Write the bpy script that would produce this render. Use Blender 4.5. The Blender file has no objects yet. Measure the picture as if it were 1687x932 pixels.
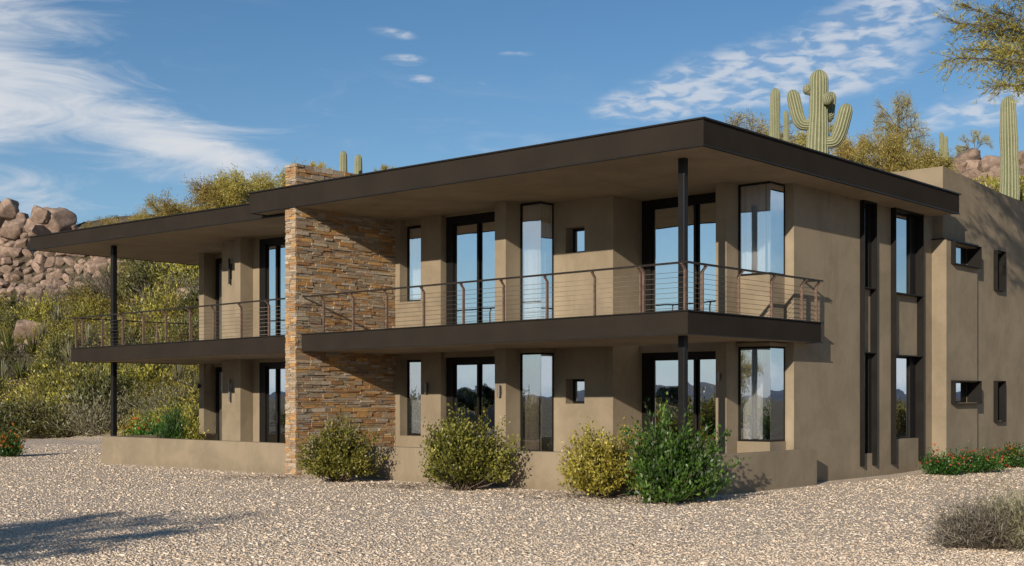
import bpy, bmesh, math, random
import numpy as np
from mathutils import Vector, Matrix, noise

R = math.radians
scene = bpy.context.scene
col = scene.collection

# ------------------------------------------------------------------ camera
F = 2139.0 / 1687.0                    # focal length in picture widths
EYE = 1.75
cam_d = bpy.data.cameras.new('camera')
cam = bpy.data.objects.new('camera', cam_d)
col.objects.link(cam)
cam.location = (0, 0, EYE)
cam.rotation_euler = (R(90), 0, 0)
cam_d.sensor_width = 36.0
cam_d.sensor_fit = 'HORIZONTAL'
cam_d.lens = 36.0 * F
cam_d.shift_y = (655 - 466) / 1687.0
cam_d.clip_start = 0.1
cam_d.clip_end = 5000
scene.camera = cam

# ------------------------------------------------------------------ house frame: u runs left along the facade, v into it
DA = Vector((-0.75509, 0.65562)); DB = Vector((0.65548, 0.75522))
OX, OY = 3.0588, 22.6
HROT = math.atan2(-DA.y, -DA.x)
def uvw(u, v): return (OX + u * DA.x + v * DB.x, OY + u * DA.y + v * DB.y)
def to_uv(x, y): return ((x - OX) * DA.x + (y - OY) * DA.y, (x - OX) * DB.x + (y - OY) * DB.y)

# ------------------------------------------------------------------ sun and sky
trav = DA * 0.32 + DB * 1.0            # the way the sunlight travels over the ground
SUN_EL = math.atan2(0.33, trav.length)
to_sun = Vector((-trav.x, -trav.y, 0)).normalized() * math.cos(SUN_EL) + Vector((0, 0, math.sin(SUN_EL)))
sun_d = bpy.data.lights.new('sun', 'SUN')
sun = bpy.data.objects.new('sun', sun_d)
col.objects.link(sun)
sun.rotation_euler = to_sun.to_track_quat('Z', 'Y').to_euler()
sun_d.energy = 5.0
sun_d.angle = R(0.5)
sun_d.color = (1.0, 0.89, 0.74)

world = bpy.data.worlds.new('World')
scene.world = world
world.use_nodes = True
scene.view_settings.view_transform = 'Standard'
scene.view_settings.look = 'None'
scene.view_settings.exposure = 0.0
scene.view_settings.gamma = 1.0
scene.view_settings.use_curve_mapping = False
scene.cycles.max_bounces = 8
scene.cycles.transparent_max_bounces = 12

class NT:
    """small helper that writes shader nodes"""
    def __init__(s, tree): s.t = tree; s.n = tree.nodes; s.l = tree.links
    def new(s, typ, **kw):
        nd = s.n.new(typ)
        for k, v in kw.items(): setattr(nd, k, v)
        return nd
    def put(s, sock, v):
        if v is None: return
        if hasattr(v, 'links'): s.l.new(v, sock)
        elif isinstance(v, (tuple, list)):
            sock.default_value = tuple(v) + ((1.0,) if (len(v) == 3 and len(sock.default_value) == 4) else ())
        else: sock.default_value = v
    def m(s, op, a, b=None, c=None, clamp=False):
        nd = s.new('ShaderNodeMath', operation=op, use_clamp=clamp)
        for i, x in enumerate((a, b, c)): s.put(nd.inputs[i], x)
        return nd.outputs[0]
    def noise(s, vec, scale=5, detail=4, rough=0.55, dist=0.0, out='Fac'):
        nd = s.new('ShaderNodeTexNoise')
        s.put(nd.inputs['Vector'], vec)
        nd.inputs['Scale'].default_value = scale; nd.inputs['Detail'].default_value = detail
        nd.inputs['Roughness'].default_value = rough; nd.inputs['Distortion'].default_value = dist
        return nd.outputs[out]
    def mapr(s, v, a, b, c=0.0, d=1.0, smooth=True):
        nd = s.new('ShaderNodeMapRange', clamp=True)
        if smooth: nd.interpolation_type = 'SMOOTHSTEP'
        s.put(nd.inputs['Value'], v)
        for k, x in (('From Min', a), ('From Max', b), ('To Min', c), ('To Max', d)): nd.inputs[k].default_value = x
        return nd.outputs['Result']
    def mix(s, f, a, b, blend='MIX'):
        nd = s.new('ShaderNodeMix', data_type='RGBA', blend_type=blend)
        s.put(nd.inputs[0], f); s.put(nd.inputs[6], a); s.put(nd.inputs[7], b)
        return nd.outputs[2]
    def mapping(s, vec, scale=(1, 1, 1), rot=(0, 0, 0), loc=(0, 0, 0)):
        nd = s.new('ShaderNodeMapping')
        s.put(nd.inputs['Vector'], vec)
        nd.inputs['Scale'].default_value = scale; nd.inputs['Rotation'].default_value = rot; nd.inputs['Location'].default_value = loc
        return nd.outputs[0]
    def ramp(s, f, stops):
        nd = s.new('ShaderNodeValToRGB'); e = nd.color_ramp.elements
        while len(e) < len(stops): e.new(0.5)
        for el, (p, c) in zip(e, stops): el.position = p; el.color = tuple(c) + (1.0,)
        s.put(nd.inputs[0], f)
        return nd.outputs[0]
    def bump(s, h, strength=0.3, dist=0.02):
        nd = s.new('ShaderNodeBump'); s.put(nd.inputs['Height'], h)
        nd.inputs['Strength'].default_value = strength; nd.inputs['Distance'].default_value = dist
        return nd.outputs[0]

def build_sky():
    t = NT(world.node_tree); t.n.clear()
    out = t.new('ShaderNodeOutputWorld'); bg = t.new('ShaderNodeBackground')
    sky = t.new('ShaderNodeTexSky', sky_type='NISHITA')
    sky.sun_disc = False
    sky.sun_elevation = SUN_EL
    sky.sun_rotation = math.atan2(to_sun.x, to_sun.y)
    sky.air_density = 1.0; sky.dust_density = 0.15; sky.ozone_density = 2.5; sky.altitude = 900
    hsv = t.new('ShaderNodeHueSaturation')
    hsv.inputs['Saturation'].default_value = SKY_SAT; hsv.inputs['Value'].default_value = 1.0
    t.put(hsv.inputs['Color'], sky.outputs[0])
    co = t.new('ShaderNodeTexCoord').outputs['Generated']
    sep = t.new('ShaderNodeSeparateXYZ'); t.put(sep.inputs[0], co)
    x, y, z = sep.outputs
    az = t.m('ARCTAN2', x, y)
    el = t.m('ARCSINE', z)
    cmb = t.new('ShaderNodeCombineXYZ'); t.put(cmb.inputs[0], az); t.put(cmb.inputs[1], el)
    p = cmb.outputs[0]
    def blob(a0, e0, ra, re, rot=0.0):
        da = t.m('SUBTRACT', az, a0); de = t.m('SUBTRACT', el, e0)
        c, s_ = math.cos(rot), math.sin(rot)
        q = t.m('ADD', t.m('MULTIPLY', da, c), t.m('MULTIPLY', de, s_))
        w = t.m('SUBTRACT', t.m('MULTIPLY', de, c), t.m('MULTIPLY', da, s_))
        d2 = t.m('ADD', t.m('POWER', t.m('ABSOLUTE', t.m('DIVIDE', q, ra)), 2.0), t.m('POWER', t.m('ABSOLUTE', t.m('DIVIDE', w, re)), 2.0))
        return t.m('EXPONENT', t.m('MULTIPLY', d2, -1.0))
    def add(*a):
        r = a[0]
        for b in a[1:]: r = t.m('ADD', r, b)
        return r
    # wispy cirrus on the left
    w1 = t.noise(t.mapping(p, (8, 34, 1), (0, 0, R(-24))), 1.0, 9, 0.62, 1.6)
    w2 = t.noise(t.mapping(p, (3.2, 7, 1), (0, 0, R(-18)), (3, 1, 0)), 1.0, 5, 0.5, 0.8)
    wisp = t.m('ADD', t.m('MULTIPLY', w1, 0.86), t.m('MULTIPLY', w2, 0.36))
    big = add(t.m('MULTIPLY', blob(-0.39, 0.275, 0.12, 0.07, 0.6), 0.46), t.m('MULTIPLY', blob(-0.40, 0.19, 0.085, 0.035, 0.3), 0.26),
              t.m('MULTIPLY', blob(-0.275, 0.195, 0.09, 0.028, -0.28), 0.37), t.m('MULTIPLY', blob(-0.335, 0.155, 0.08, 0.012, 0.12), 0.30),
              t.m('MULTIPLY', blob(-0.18, 0.172, 0.11, 0.011, -0.20), 0.24), t.m('MULTIPLY', blob(-0.36, 0.135, 0.12, 0.010, -0.05), 0.2))
    cirrus = t.m('ADD', t.mapr(t.m('ADD', wisp, big), 0.74, 1.20), t.m('MULTIPLY', t.m('MULTIPLY', t.mapr(w1, 0.48, 0.75), t.mapr(w2, 0.42, 0.66)), 0.22))
    # small rippled clouds on the right
    r1 = t.noise(t.mapping(p, (46, 95, 1), (0, 0, R(-17))), 1.0, 4, 0.55, 0.6)
    r2 = t.noise(t.mapping(p, (9, 16, 1), (0, 0, R(-14)), (1, 4, 0)), 1.0, 4, 0.5)
    rip = t.m('ADD', t.m('MULTIPLY', r1, 0.95), t.m('MULTIPLY', r2, 0.30))
    rm = add(t.m('MULTIPLY', blob(0.285, 0.282, 0.07, 0.030, 0.25), 0.60), t.m('MULTIPLY', blob(0.262, 0.237, 0.06, 0.020, 0.15), 0.66),
             t.m('MULTIPLY', blob(0.165, 0.238, 0.07, 0.022, 0.1), 0.72), t.m('MULTIPLY', blob(0.12, 0.222, 0.06, 0.011, 0.1), 0.66),
             t.m('MULTIPLY', blob(0.36, 0.210, 0.07, 0.018, 0.22), 0.56), t.m('MULTIPLY', blob(0.30, 0.20, 0.06, 0.014, 0.1), 0.3),
             t.m('MULTIPLY', blob(-0.088, 0.272, 0.022, 0.005, -0.1), 0.62), t.m('MULTIPLY', blob(-0.078, 0.254, 0.022, 0.0055, 0.0), 0.62),
             t.m('MULTIPLY', blob(-0.07, 0.240, 0.018, 0.005, 0.0), 0.62), t.m('MULTIPLY', blob(-0.02, 0.237, 0.022, 0.004, -0.1), 0.45),
             t.m('MULTIPLY', blob(0.0, 0.259, 0.02, 0.003, 0.0), 0.45))
    r3 = t.noise(t.mapping(p, (48, 140, 1), (0, 0, R(-20))), 1.0, 3, 0.5, 0.35)
    patch = t.mapr(t.m('ADD', rm, t.m('MULTIPLY', t.m('SUBTRACT', r2, 0.5), 0.9)), 0.22, 0.62)
    ripple = t.m('MULTIPLY', patch, t.m('ADD', t.m('MULTIPLY', t.mapr(t.m('ADD', r3, t.m('MULTIPLY', rm, 0.10)), 0.44, 0.70), 0.62), 0.10))
    # heaped cloud low down, behind and beside the camera (seen in the glass)
    c1 = t.noise(t.mapping(co, (2.6, 2.6, 8.0)), 1.0, 7, 0.58, 0.3)
    away = t.mapr(t.m('ABSOLUTE', az), 0.55, 0.95)
    low = t.m('MULTIPLY', t.mapr(el, -0.004, 0.015), t.mapr(el, 0.62, 0.22))
    bank = t.m('MULTIPLY', t.mapr(el, 0.055, 0.012), 0.12)
    heap = t.m('MULTIPLY', t.m('MULTIPLY', t.mapr(t.m('ADD', c1, bank), 0.50, 0.68), away), low)
    cl = t.m('MAXIMUM', t.m('MAXIMUM', t.m('MULTIPLY', cirrus, 0.92), ripple), t.m('MULTIPLY', heap, 0.8), clamp=True)
    pale = t.m('MULTIPLY', t.m('EXPONENT', t.m('MULTIPLY', t.m('MAXIMUM', el, 0.0), -11.5)), 0.80)
    colr = t.mix(cl, t.mix(pale, hsv.outputs[0], (3.3, 4.9, 7.0)), CLOUD)      # pale air low over the horizon
    t.put(bg.inputs['Color'], colr)
    bg.inputs['Strength'].default_value = SKY_STR
    t.l.new(bg.outputs[0], out.inputs['Surface'])
SKY_SAT = 1.18
SKY_STR = 0.092
CLOUD = (7.3, 7.6, 8.1)
build_sky()

# ------------------------------------------------------------------ materials
def mat(name):
    m = bpy.data.materials.new(name); m.use_nodes = True
    t = NT(m.node_tree)
    return m, t, t.n['Principled BSDF']

def plain(name, c, rough=0.6, metal=0.0, var=0.12, scale=6.0, bump=0.0, bscale=60.0):
    m, t, b = mat(name)
    co = t.new('ShaderNodeTexCoord').outputs['Object']
    n = t.noise(co, scale, 5, 0.6)
    t.put(b.inputs['Base Color'], t.mix(t.mapr(n, 0.3, 0.7), [x * (1 - var) for x in c], [min(1, x * (1 + var)) for x in c]))
    t.put(b.inputs['Roughness'], t.mapr(n, 0.2, 0.8, rough * 0.9, min(1, rough * 1.1)))
    b.inputs['Metallic'].default_value = metal
    b.inputs['Specular IOR Level'].default_value = 0.2 if rough < 0.8 else 0.03
    if bump:
        t.put(b.inputs['Normal'], t.bump(t.noise(co, bscale, 3, 0.6), bump, 0.01))
    return m

def stucco(name, c):
    m, t, b = mat(name)
    co = t.new('ShaderNodeTexCoord').outputs['Object']
    big = t.noise(co, 0.9, 6, 0.65, 0.4)
    mid = t.noise(co, 6, 5, 0.65)
    fine = t.noise(co, 70, 3, 0.7)
    streak = t.noise(t.mapping(co, (5, 5, 0.5)), 1.0, 5, 0.6)
    a = t.mix(t.mapr(big, 0.34, 0.66), [x * 0.86 for x in c], [x * 1.12 for x in c])
    a = t.mix(t.m('MULTIPLY', t.mapr(mid, 0.42, 0.75), 0.30), a, [c[0] * 1.16, c[1] * 1.12, c[2] * 1.05])
    a = t.mix(t.m('MULTIPLY', t.mapr(streak, 0.50, 0.78), 0.32), a, [x * 0.72 for x in c])
    sz = t.new('ShaderNodeSeparateXYZ'); t.put(sz.inputs[0], co)
    splash = t.mapr(t.m('ADD', sz.outputs[2], t.m('MULTIPLY', mid, 0.5)), 0.50, 0.18)
    a = t.mix(t.m('MULTIPLY', splash, 0.35), a, [x * 0.62 for x in c])
    t.put(b.inputs['Base Color'], a)
    b.inputs['Roughness'].default_value = 0.92
    b.inputs['Specular IOR Level'].default_value = 0.15
    h = t.m('ADD', t.m('MULTIPLY', fine, 0.5), t.m('MULTIPLY', t.noise(co, 18, 4, 0.6), 0.8))
    t.put(b.inputs['Normal'], t.bump(h, 0.30, 0.012))
    return m

def glass_mat(name, refl, tint, lean=0.0, axis=None):
    m, t, b = mat(name); t.n.remove(b)
    out = t.n['Material Output']
    tr = t.new('ShaderNodeBsdfTransparent'); tr.inputs[0].default_value = tint + (1.0,)
    gl = t.new('ShaderNodeBsdfGlossy'); gl.inputs['Roughness'].default_value = 0.0
    gl.inputs['Color'].default_value = (0.93, 0.97, 1.0, 1)
    co = t.new('ShaderNodeTexCoord').outputs['Object']
    nrm = t.bump(t.noise(co, 1.1, 2, 0.5), 0.02, 0.12)
    if lean:                           # shading normal tilted so panes mirror open sky, not the house walls
        va = t.new('ShaderNodeVectorMath', operation='ADD'); t.put(va.inputs[0], nrm); ax = axis or DA; va.inputs[1].default_value = (-ax.x * lean, -ax.y * lean, 0)
        vn = t.new('ShaderNodeVectorMath', operation='NORMALIZE'); t.put(vn.inputs[0], va.outputs[0]); nrm = vn.outputs[0]
    t.put(gl.inputs['Normal'], nrm)
    lw = t.new('ShaderNodeLayerWeight'); lw.inputs['Blend'].default_value = 0.35
    f = t.m('ADD', t.m('MULTIPLY', lw.outputs['Facing'], 1.0 - refl), refl, clamp=True)
    mx = t.new('ShaderNodeMixShader')
    t.put(mx.inputs[0], f); t.l.new(tr.outputs[0], mx.inputs[1]); t.l.new(gl.outputs[0], mx.inputs[2])
    t.l.new(mx.outputs[0], out.inputs['Surface'])
    return m

def stone_mat():
    m, t, b = mat('ledgestone')
    at = t.new('ShaderNodeAttribute', attribute_name='stone').outputs['Color']
    co = t.new('ShaderNodeTexCoord').outputs['Object']
    n1 = t.noise(t.mapping(co, (7, 7, 22)), 1.0, 6, 0.68, 0.5)
    n2 = t.noise(co, 40, 4, 0.65)
    rust = t.noise(t.mapping(co, (3.2, 3.2, 7), (0, 0, 0), (4, 2, 7)), 1.0, 5, 0.6, 0.4)
    a = t.mix(t.m('MULTIPLY', t.mapr(rust, 0.50, 0.70), 0.62), at, (0.40, 0.17, 0.05))
    a = t.mix(t.m('MULTIPLY', t.mapr(n1, 0.50, 0.75), 0.40), a, (0.42, 0.37, 0.30))
    a = t.mix(t.m('MULTIPLY', t.mapr(n2, 0.30, 0.55, 1, 0), 0.5), a, (0.06, 0.045, 0.035))
    t.put(b.inputs['Base Color'], a); b.inputs['Roughness'].default_value = 0.9
    t.put(b.inputs['Normal'], t.bump(t.m('ADD', n1, t.m('MULTIPLY', n2, 0.5)), 0.6, 0.03))
    return m

def leaf_mat(name, c1, c2, c3, trans=0.30):
    m, t, b = mat(name); t.n.remove(b)
    out = t.n['Material Output']
    rnd = t.new('ShaderNodeAttribute', attribute_name='rnd').outputs['Fac']
    oi = t.new('ShaderNodeObjectInfo').outputs['Random']
    c = t.ramp(rnd, [(0.0, c1), (0.55, c2), (1.0, c3)])
    hs = t.new('ShaderNodeHueSaturation'); t.put(hs.inputs['Color'], c)
    t.put(hs.inputs['Hue'], t.m('ADD', 0.485, t.m('MULTIPLY', oi, 0.03)))
    t.put(hs.inputs['Value'], t.m('ADD', 0.62, t.m('MULTIPLY', t.m('FRACT', t.m('MULTIPLY', oi, 7.31)), 0.7)))
    d = t.new('ShaderNodeBsdfDiffuse'); t.put(d.inputs[0], hs.outputs[0])
    tl = t.new('ShaderNodeBsdfTranslucent'); t.put(tl.inputs[0], hs.outputs[0])
    mx = t.new('ShaderNodeMixShader'); mx.inputs[0].default_value = trans
    t.l.new(d.outputs[0], mx.inputs[1]); t.l.new(tl.outputs[0], mx.inputs[2])
    g = t.new('ShaderNodeBsdfGlossy'); g.inputs['Roughness'].default_value = 0.45
    m2 = t.new('ShaderNodeMixShader'); m2.inputs[0].default_value = 0.04
    t.l.new(mx.outputs[0], m2.inputs[1]); t.l.new(g.outputs[0], m2.inputs[2])
    t.l.new(m2.outputs[0], out.inputs['Surface'])
    return m

def boulder_mat():
    m, t, b = mat('granite')
    co = t.new('ShaderNodeTexCoord').outputs['Object']
    oi = t.new('ShaderNodeObjectInfo').outputs['Random']
    n = t.noise(co, 1.6, 7, 0.7, 0.3); n2 = t.noise(co, 9, 5, 0.7); n3 = t.noise(co, 0.8, 3, 0.5)
    a = t.mix(t.mapr(n, 0.36, 0.64), (0.215, 0.148, 0.110), (0.41, 0.295, 0.225))
    a = t.mix(t.m('MULTIPLY', t.mapr(n2, 0.55, 0.75), 0.6), a, (0.12, 0.085, 0.065))
    a = t.mix(t.m('MULTIPLY', t.mapr(n3, 0.52, 0.7), 0.45), a, (0.16, 0.115, 0.09))
    hs = t.new('ShaderNodeHueSaturation'); t.put(hs.inputs['Color'], a)
    t.put(hs.inputs['Value'], t.m('ADD', 0.75, t.m('MULTIPLY', oi, 0.5)))
    t.put(b.inputs['Base Color'], hs.outputs[0]); b.inputs['Roughness'].default_value = 0.95
    t.put(b.inputs['Normal'], t.bump(t.m('ADD', n, t.m('MULTIPLY', n2, 0.5)), 0.7, 0.12))
    return m

def cactus_mat():
    m, t, b = mat('saguaro_skin')
    co = t.new('ShaderNodeTexCoord').outputs['Object']
    at = t.new('ShaderNodeAttribute', attribute_name='rib').outputs['Fac']
    n = t.noise(co, 3, 5, 0.6); n2 = t.noise(co, 26, 4, 0.7)
    a = t.mix(t.mapr(n, 0.3, 0.7), (0.10, 0.125, 0.055), (0.16, 0.175, 0.085))
    a = t.mix(t.m('MULTIPLY', t.mapr(at, 0.55, 1.0), t.mapr(n2, 0.35, 0.6, 0.45, 1.0)), a, (0.37, 0.345, 0.225))   # pale spine rows along the ribs
    a = t.mix(t.m('MULTIPLY', t.mapr(n, 0.62, 0.8), 0.5), a, (0.24, 0.19, 0.11))
    t.put(b.inputs['Base Color'], a); b.inputs['Roughness'].default_value = 0.8
    return m

def ground_mat():
    m, t, b = mat('gravel_and_soil')
    geo = t.new('ShaderNodeNewGeometry'); co = geo.outputs['Position']
    sp = t.new('ShaderNodeSeparateXYZ'); t.put(sp.inputs[0], co)
    # decomposed granite chips
    v = t.new('ShaderNodeTexVoronoi', feature='F1'); t.put(v.inputs['Vector'], t.mapping(co, (1, 1, 0.2))); v.inputs['Scale'].default_value = 30
    v2 = t.new('ShaderNodeTexVoronoi', feature='F1'); t.put(v2.inputs['Vector'], t.mapping(co, (1, 1.3, 0.2), (0, 0, 0.6))); v2.inputs['Scale'].default_value = 14
    rc = t.new('ShaderNodeSeparateColor'); t.put(rc.inputs[0], v.outputs['Color'])
    big = t.noise(co, 0.35, 6, 0.65, 0.3); mid = t.noise(co, 2.2, 5, 0.6)
    c = t.ramp(rc.outputs[0], [(0.0, (0.46, 0.355, 0.255)), (0.4, (0.69, 0.555, 0.415)), (0.8, (0.79, 0.655, 0.505)), (1.0, (0.85, 0.78, 0.68))])
    c = t.mix(t.m('MULTIPLY', t.mapr(mid, 0.45, 0.7), 0.38), c, (0.42, 0.33, 0.245))
    dirt = t.noise(t.mapping(co, (0.5, 1.3, 1), (0, 0, 0.5), (7, 3, 0)), 1.0, 6, 0.65, 0.6)
    c = t.mix(t.m('MULTIPLY', t.mapr(dirt, 0.54, 0.70), 0.5), c, (0.40, 0.315, 0.235))
    c = t.mix(t.m('MULTIPLY', t.mapr(big, 0.4, 0.7), 0.25), c, (0.70, 0.615, 0.535))
    # desert soil on the slopes
    sn = t.noise(co, 0.7, 7, 0.7)
    soil = t.mix(t.mapr(sn, 0.35, 0.65), (0.075, 0.058, 0.038), (0.19, 0.145, 0.098))
    soil = t.mix(t.m('MULTIPLY', t.mapr(t.noise(co, 1.9, 5, 0.6), 0.45, 0.65), 0.6), soil, (0.10, 0.095, 0.045))
    edge = t.m('MULTIPLY', t.mapr(t.m('ADD', t.m('ABSOLUTE', t.m('SUBTRACT', sp.outputs[0], 1.0)), t.m('MULTIPLY', t.m('SUBTRACT', big, 0.5), 6.0)), 13.0, 15.5), t.mapr(sp.outputs[1], 31.0, 27.0))
    k = t.mapr(t.m('ADD', sp.outputs[2], t.m('MULTIPLY', t.m('SUBTRACT', sn, 0.5), 0.5)), 0.12, 0.5)
    t.put(b.inputs['Base Color'], t.mix(t.m('MAXIMUM', k, edge), c, soil))
    b.inputs['Roughness'].default_value = 0.95; b.inputs['Specular IOR Level'].default_value = 0.2
    h = t.m('ADD', t.m('MULTIPLY', v.outputs['Distance'], -0.7), t.m('MULTIPLY', v2.outputs['Distance'], -0.9))
    h = t.m('ADD', h, t.m('MULTIPLY', t.noise(co, 9, 4, 0.6), 0.6))
    t.put(b.inputs['Normal'], t.bump(h, 0.9, 0.05))
    return m

M = {}
M['stucco'] = stucco('stucco', (0.254, 0.206, 0.144))
M['soffit'] = stucco('soffit_plaster', (0.254, 0.206, 0.144))
M['fascia'] = plain('bronze_metal', (0.029, 0.024, 0.0195), 0.85, 0.0, 0.10, 1.2)
M['flash'] = plain('dark_flashing', (0.018, 0.016, 0.014), 0.45, 0.0, 0.1)
M['frame'] = plain('black_frame', (0.013, 0.012, 0.011), 0.4, 0.0, 0.1)
M['fin'] = plain('dark_bronze_plate', (0.011, 0.0095, 0.008), 0.5, 0.0, 0.15, 2.0)
M['rail'] = plain('rusty_steel', (0.16, 0.105, 0.078), 0.6, 0.1, 0.25, 14.0)
M['railtop'] = plain('dark_rail_steel', (0.03, 0.024, 0.02), 0.45, 0.2, 0.2)
M['cable'] = plain('steel_cable', (0.16, 0.13, 0.11), 0.4, 0.6, 0.1)
M['glass'] = glass_mat('mirror_tinted_glass', 0.72, (0.55, 0.58, 0.60))
M['glass_front'] = glass_mat('mirror_tinted_door_glass', 0.72, (0.55, 0.58, 0.60), 0.17)
M['glass_side'] = glass_mat('clear_side_glass', 0.5, (0.88, 0.91, 0.93), 0.70, DB)
M['glass_slot'] = glass_mat('mirror_tinted_slot_glass', 0.74, (0.55, 0.58, 0.60), 0.40, DB)
M['glass_slim'] = glass_mat('slim_window_glass', 0.30, (0.93, 0.94, 0.95), 0.48)
M['glass2'] = glass_mat('clear_window_glass', 0.30, (0.93, 0.94, 0.95), 0.34)
M['curtain'] = plain('sheer_curtain', (0.80, 0.79, 0.77), 0.9, 0.0, 0.05, 3.0)
M['drape'] = plain('beige_drape', (0.40, 0.33, 0.25), 0.9, 0.0, 0.06, 3.0)
M['room'] = plain('dim_interior', (0.10, 0.085, 0.07), 0.9)
M['stone'] = stone_mat()
M['lamp'] = plain('brushed_lamp_metal', (0.22, 0.20, 0.18), 0.4, 0.6, 0.1)
M['lamp_dark'] = plain('dark_lamp_metal', (0.03, 0.028, 0.026), 0.4, 0.2, 0.1)
M['granite'] = boulder_mat()
M['cactus'] = cactus_mat()
M['ground'] = ground_mat()
M['bark'] = plain('grey_brown_bark', (0.13, 0.10, 0.075), 0.95, 0, 0.35, 6.0, 0.6, 20)
M['twig'] = plain('dry_twig', (0.24, 0.19, 0.14), 0.95, 0, 0.3, 8.0)
M['chip'] = None
LEAF = {
    'olive': leaf_mat('olive_leaf', (0.06, 0.07, 0.010), (0.25, 0.25, 0.035), (0.50, 0.47, 0.09)),
    'gold': leaf_mat('golden_olive_leaf', (0.08, 0.070, 0.010), (0.27, 0.235, 0.032), (0.48, 0.41, 0.08)),
    'green': leaf_mat('bright_green_leaf', (0.016, 0.05, 0.006), (0.05, 0.14, 0.014), (0.16, 0.30, 0.05)),
    'scrub': leaf_mat('scrub_leaf', (0.06, 0.06, 0.012), (0.31, 0.28, 0.045), (0.56, 0.50, 0.10), 0.2),
    'scrub2': leaf_mat('dark_scrub_leaf', (0.03, 0.034, 0.010), (0.11, 0.115, 0.03), (0.24, 0.23, 0.07), 0.2),
    'sage': leaf_mat('grey_sage_leaf', (0.14, 0.135, 0.08), (0.24, 0.225, 0.135), (0.36, 0.32, 0.21)),
    'paloverde': leaf_mat('palo_verde_leaf', (0.28, 0.235, 0.05), (0.50, 0.41, 0.09), (0.66, 0.54, 0.16), 0.4),
    'dry': leaf_mat('dry_twig_leaf', (0.075, 0.062, 0.05), (0.19, 0.16, 0.125), (0.36, 0.31, 0.25)),
    'red': leaf_mat('red_petal', (0.42, 0.03, 0.02), (0.58, 0.07, 0.03), (0.65, 0.16, 0.05)),
    'orange': leaf_mat('orange_petal', (0.55, 0.12, 0.02), (0.65, 0.22, 0.03), (0.7, 0.36, 0.05)),
    'tree': leaf_mat('dark_tree_leaf', (0.02, 0.03, 0.012), (0.04, 0.055, 0.02), (0.075, 0.09, 0.03)),
}

# ------------------------------------------------------------------ builders
def tag(o, label=None, cat=None, group=None, kind=None):
    if label: o['label'] = label
    if cat: o['category'] = cat
    if group: o['group'] = group
    if kind: o['kind'] = kind
    return o
def empty(name, loc=(0, 0, 0), rz=0.0):
    o = bpy.data.objects.new(name, None); col.objects.link(o)
    o.location = loc; o.rotation_euler = (0, 0, rz); o.empty_display_size = 0.3
    return o
def link(name, me, parent=None):
    o = bpy.data.objects.new(name, me); col.objects.link(o)
    if parent is not None: o.parent = parent
    return o
def obj(name, bm, m, parent=None, smooth=False, bevel=0.0):
    me = bpy.data.meshes.new(name)
    bmesh.ops.recalc_face_normals(bm, faces=bm.faces[:])
    if smooth:
        for f in bm.faces: f.smooth = True
    bm.to_mesh(me); bm.free()
    me.materials.append(m)
    o = link(name, me, parent)
    if bevel:
        md = o.modifiers.new('bevel', 'BEVEL'); md.width = bevel; md.segments = 2; md.limit_method = 'ANGLE'
    return o
def hexa(bm, pts):
    vs = [bm.verts.new(p) for p in pts]
    for f in ((0, 3, 2, 1), (4, 5, 6, 7), (0, 1, 5, 4), (1, 2, 6, 5), (2, 3, 7, 6), (3, 0, 4, 7)):
        bm.faces.new([vs[i] for i in f])
def box(bm, u0, u1, v0, v1, z0, z1, zb=None):
    """box in house coordinates; zb gives other heights (z0, z1) at u1"""
    a0, a1 = zb if zb else (z0, z1)
    hexa(bm, [(-u0, v0, z0), (-u1, v0, a0), (-u1, v1, a0), (-u0, v1, z0), (-u0, v0, z1), (-u1, v0, a1), (-u1, v1, a1), (-u0, v1, z1)])
def boxes(*bs):
    bm = bmesh.new()
    for b in bs: box(bm, *b)
    return bm
def bar(bm, p, q, r, n=6, r2=None):
    p = Vector(p); q = Vector(q); d = (q - p)
    if d.length < 1e-6: return
    d.normalize()
    a = d.orthogonal().normalized(); b = d.cross(a)
    r2 = r if r2 is None else r2
    A = []; Bq = []
    for i in range(n):
        t = 2 * math.pi * i / n
        o = a * math.cos(t) + b * math.sin(t)
        A.append(bm.verts.new(p + o * r)); Bq.append(bm.verts.new(q + o * r2))
    for i in range(n):
        j = (i + 1) % n
        bm.faces.new((A[i], A[j], Bq[j], Bq[i]))
    bm.faces.new(A[::-1]); bm.faces.new(Bq)

# ------------------------------------------------------------------ terrain
def smooth(a, b, x):
    t = min(1.0, max(0.0, (x - a) / (b - a))); return t * t * (3 - 2 * t)
def terrain(x, y):
    u, v = to_uv(x, y)
    k = min(1.0, max(0.0, (u - 10) / 70.0))
    v0 = 8.5 + 4.0 * k
    s = 0.40 + 0.36 * k
    d = v - v0
    if d <= 0: return 0.0
    cap = 34 - 12 * k
    h = s * d if d < cap else s * cap + 0.10 * (d - cap)
    h = s * (d * d / (d + 2.0)) if d < cap else h - s * (cap - cap * cap / (cap + 2.0))
    um = -0.5 - 0.12 * max(0.0, v - 20)
    h *= smooth(um, um + 4.0, u)
    h += min(1.0, d / 6.0) * 0.7 * noise.noise(Vector((x * 0.11, y * 0.11, 3.1))) * smooth(um, um + 4, u)
    return max(h, 0.0)
def P(px, y):
    return (px - 843.5) / 2139.0 * y
def hit(px, py, y0=24.0, y1=140.0):
    """where the line of sight of a picture point meets the slope"""
    a, b = (px - 843.5) / 2139.0, (655 - py) / 2139.0
    y = y0
    while y < y1:
        if terrain(a * y, y) >= EYE + b * y: return (a * y, y, terrain(a * y, y))
        y += 0.25
    return None

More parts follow.
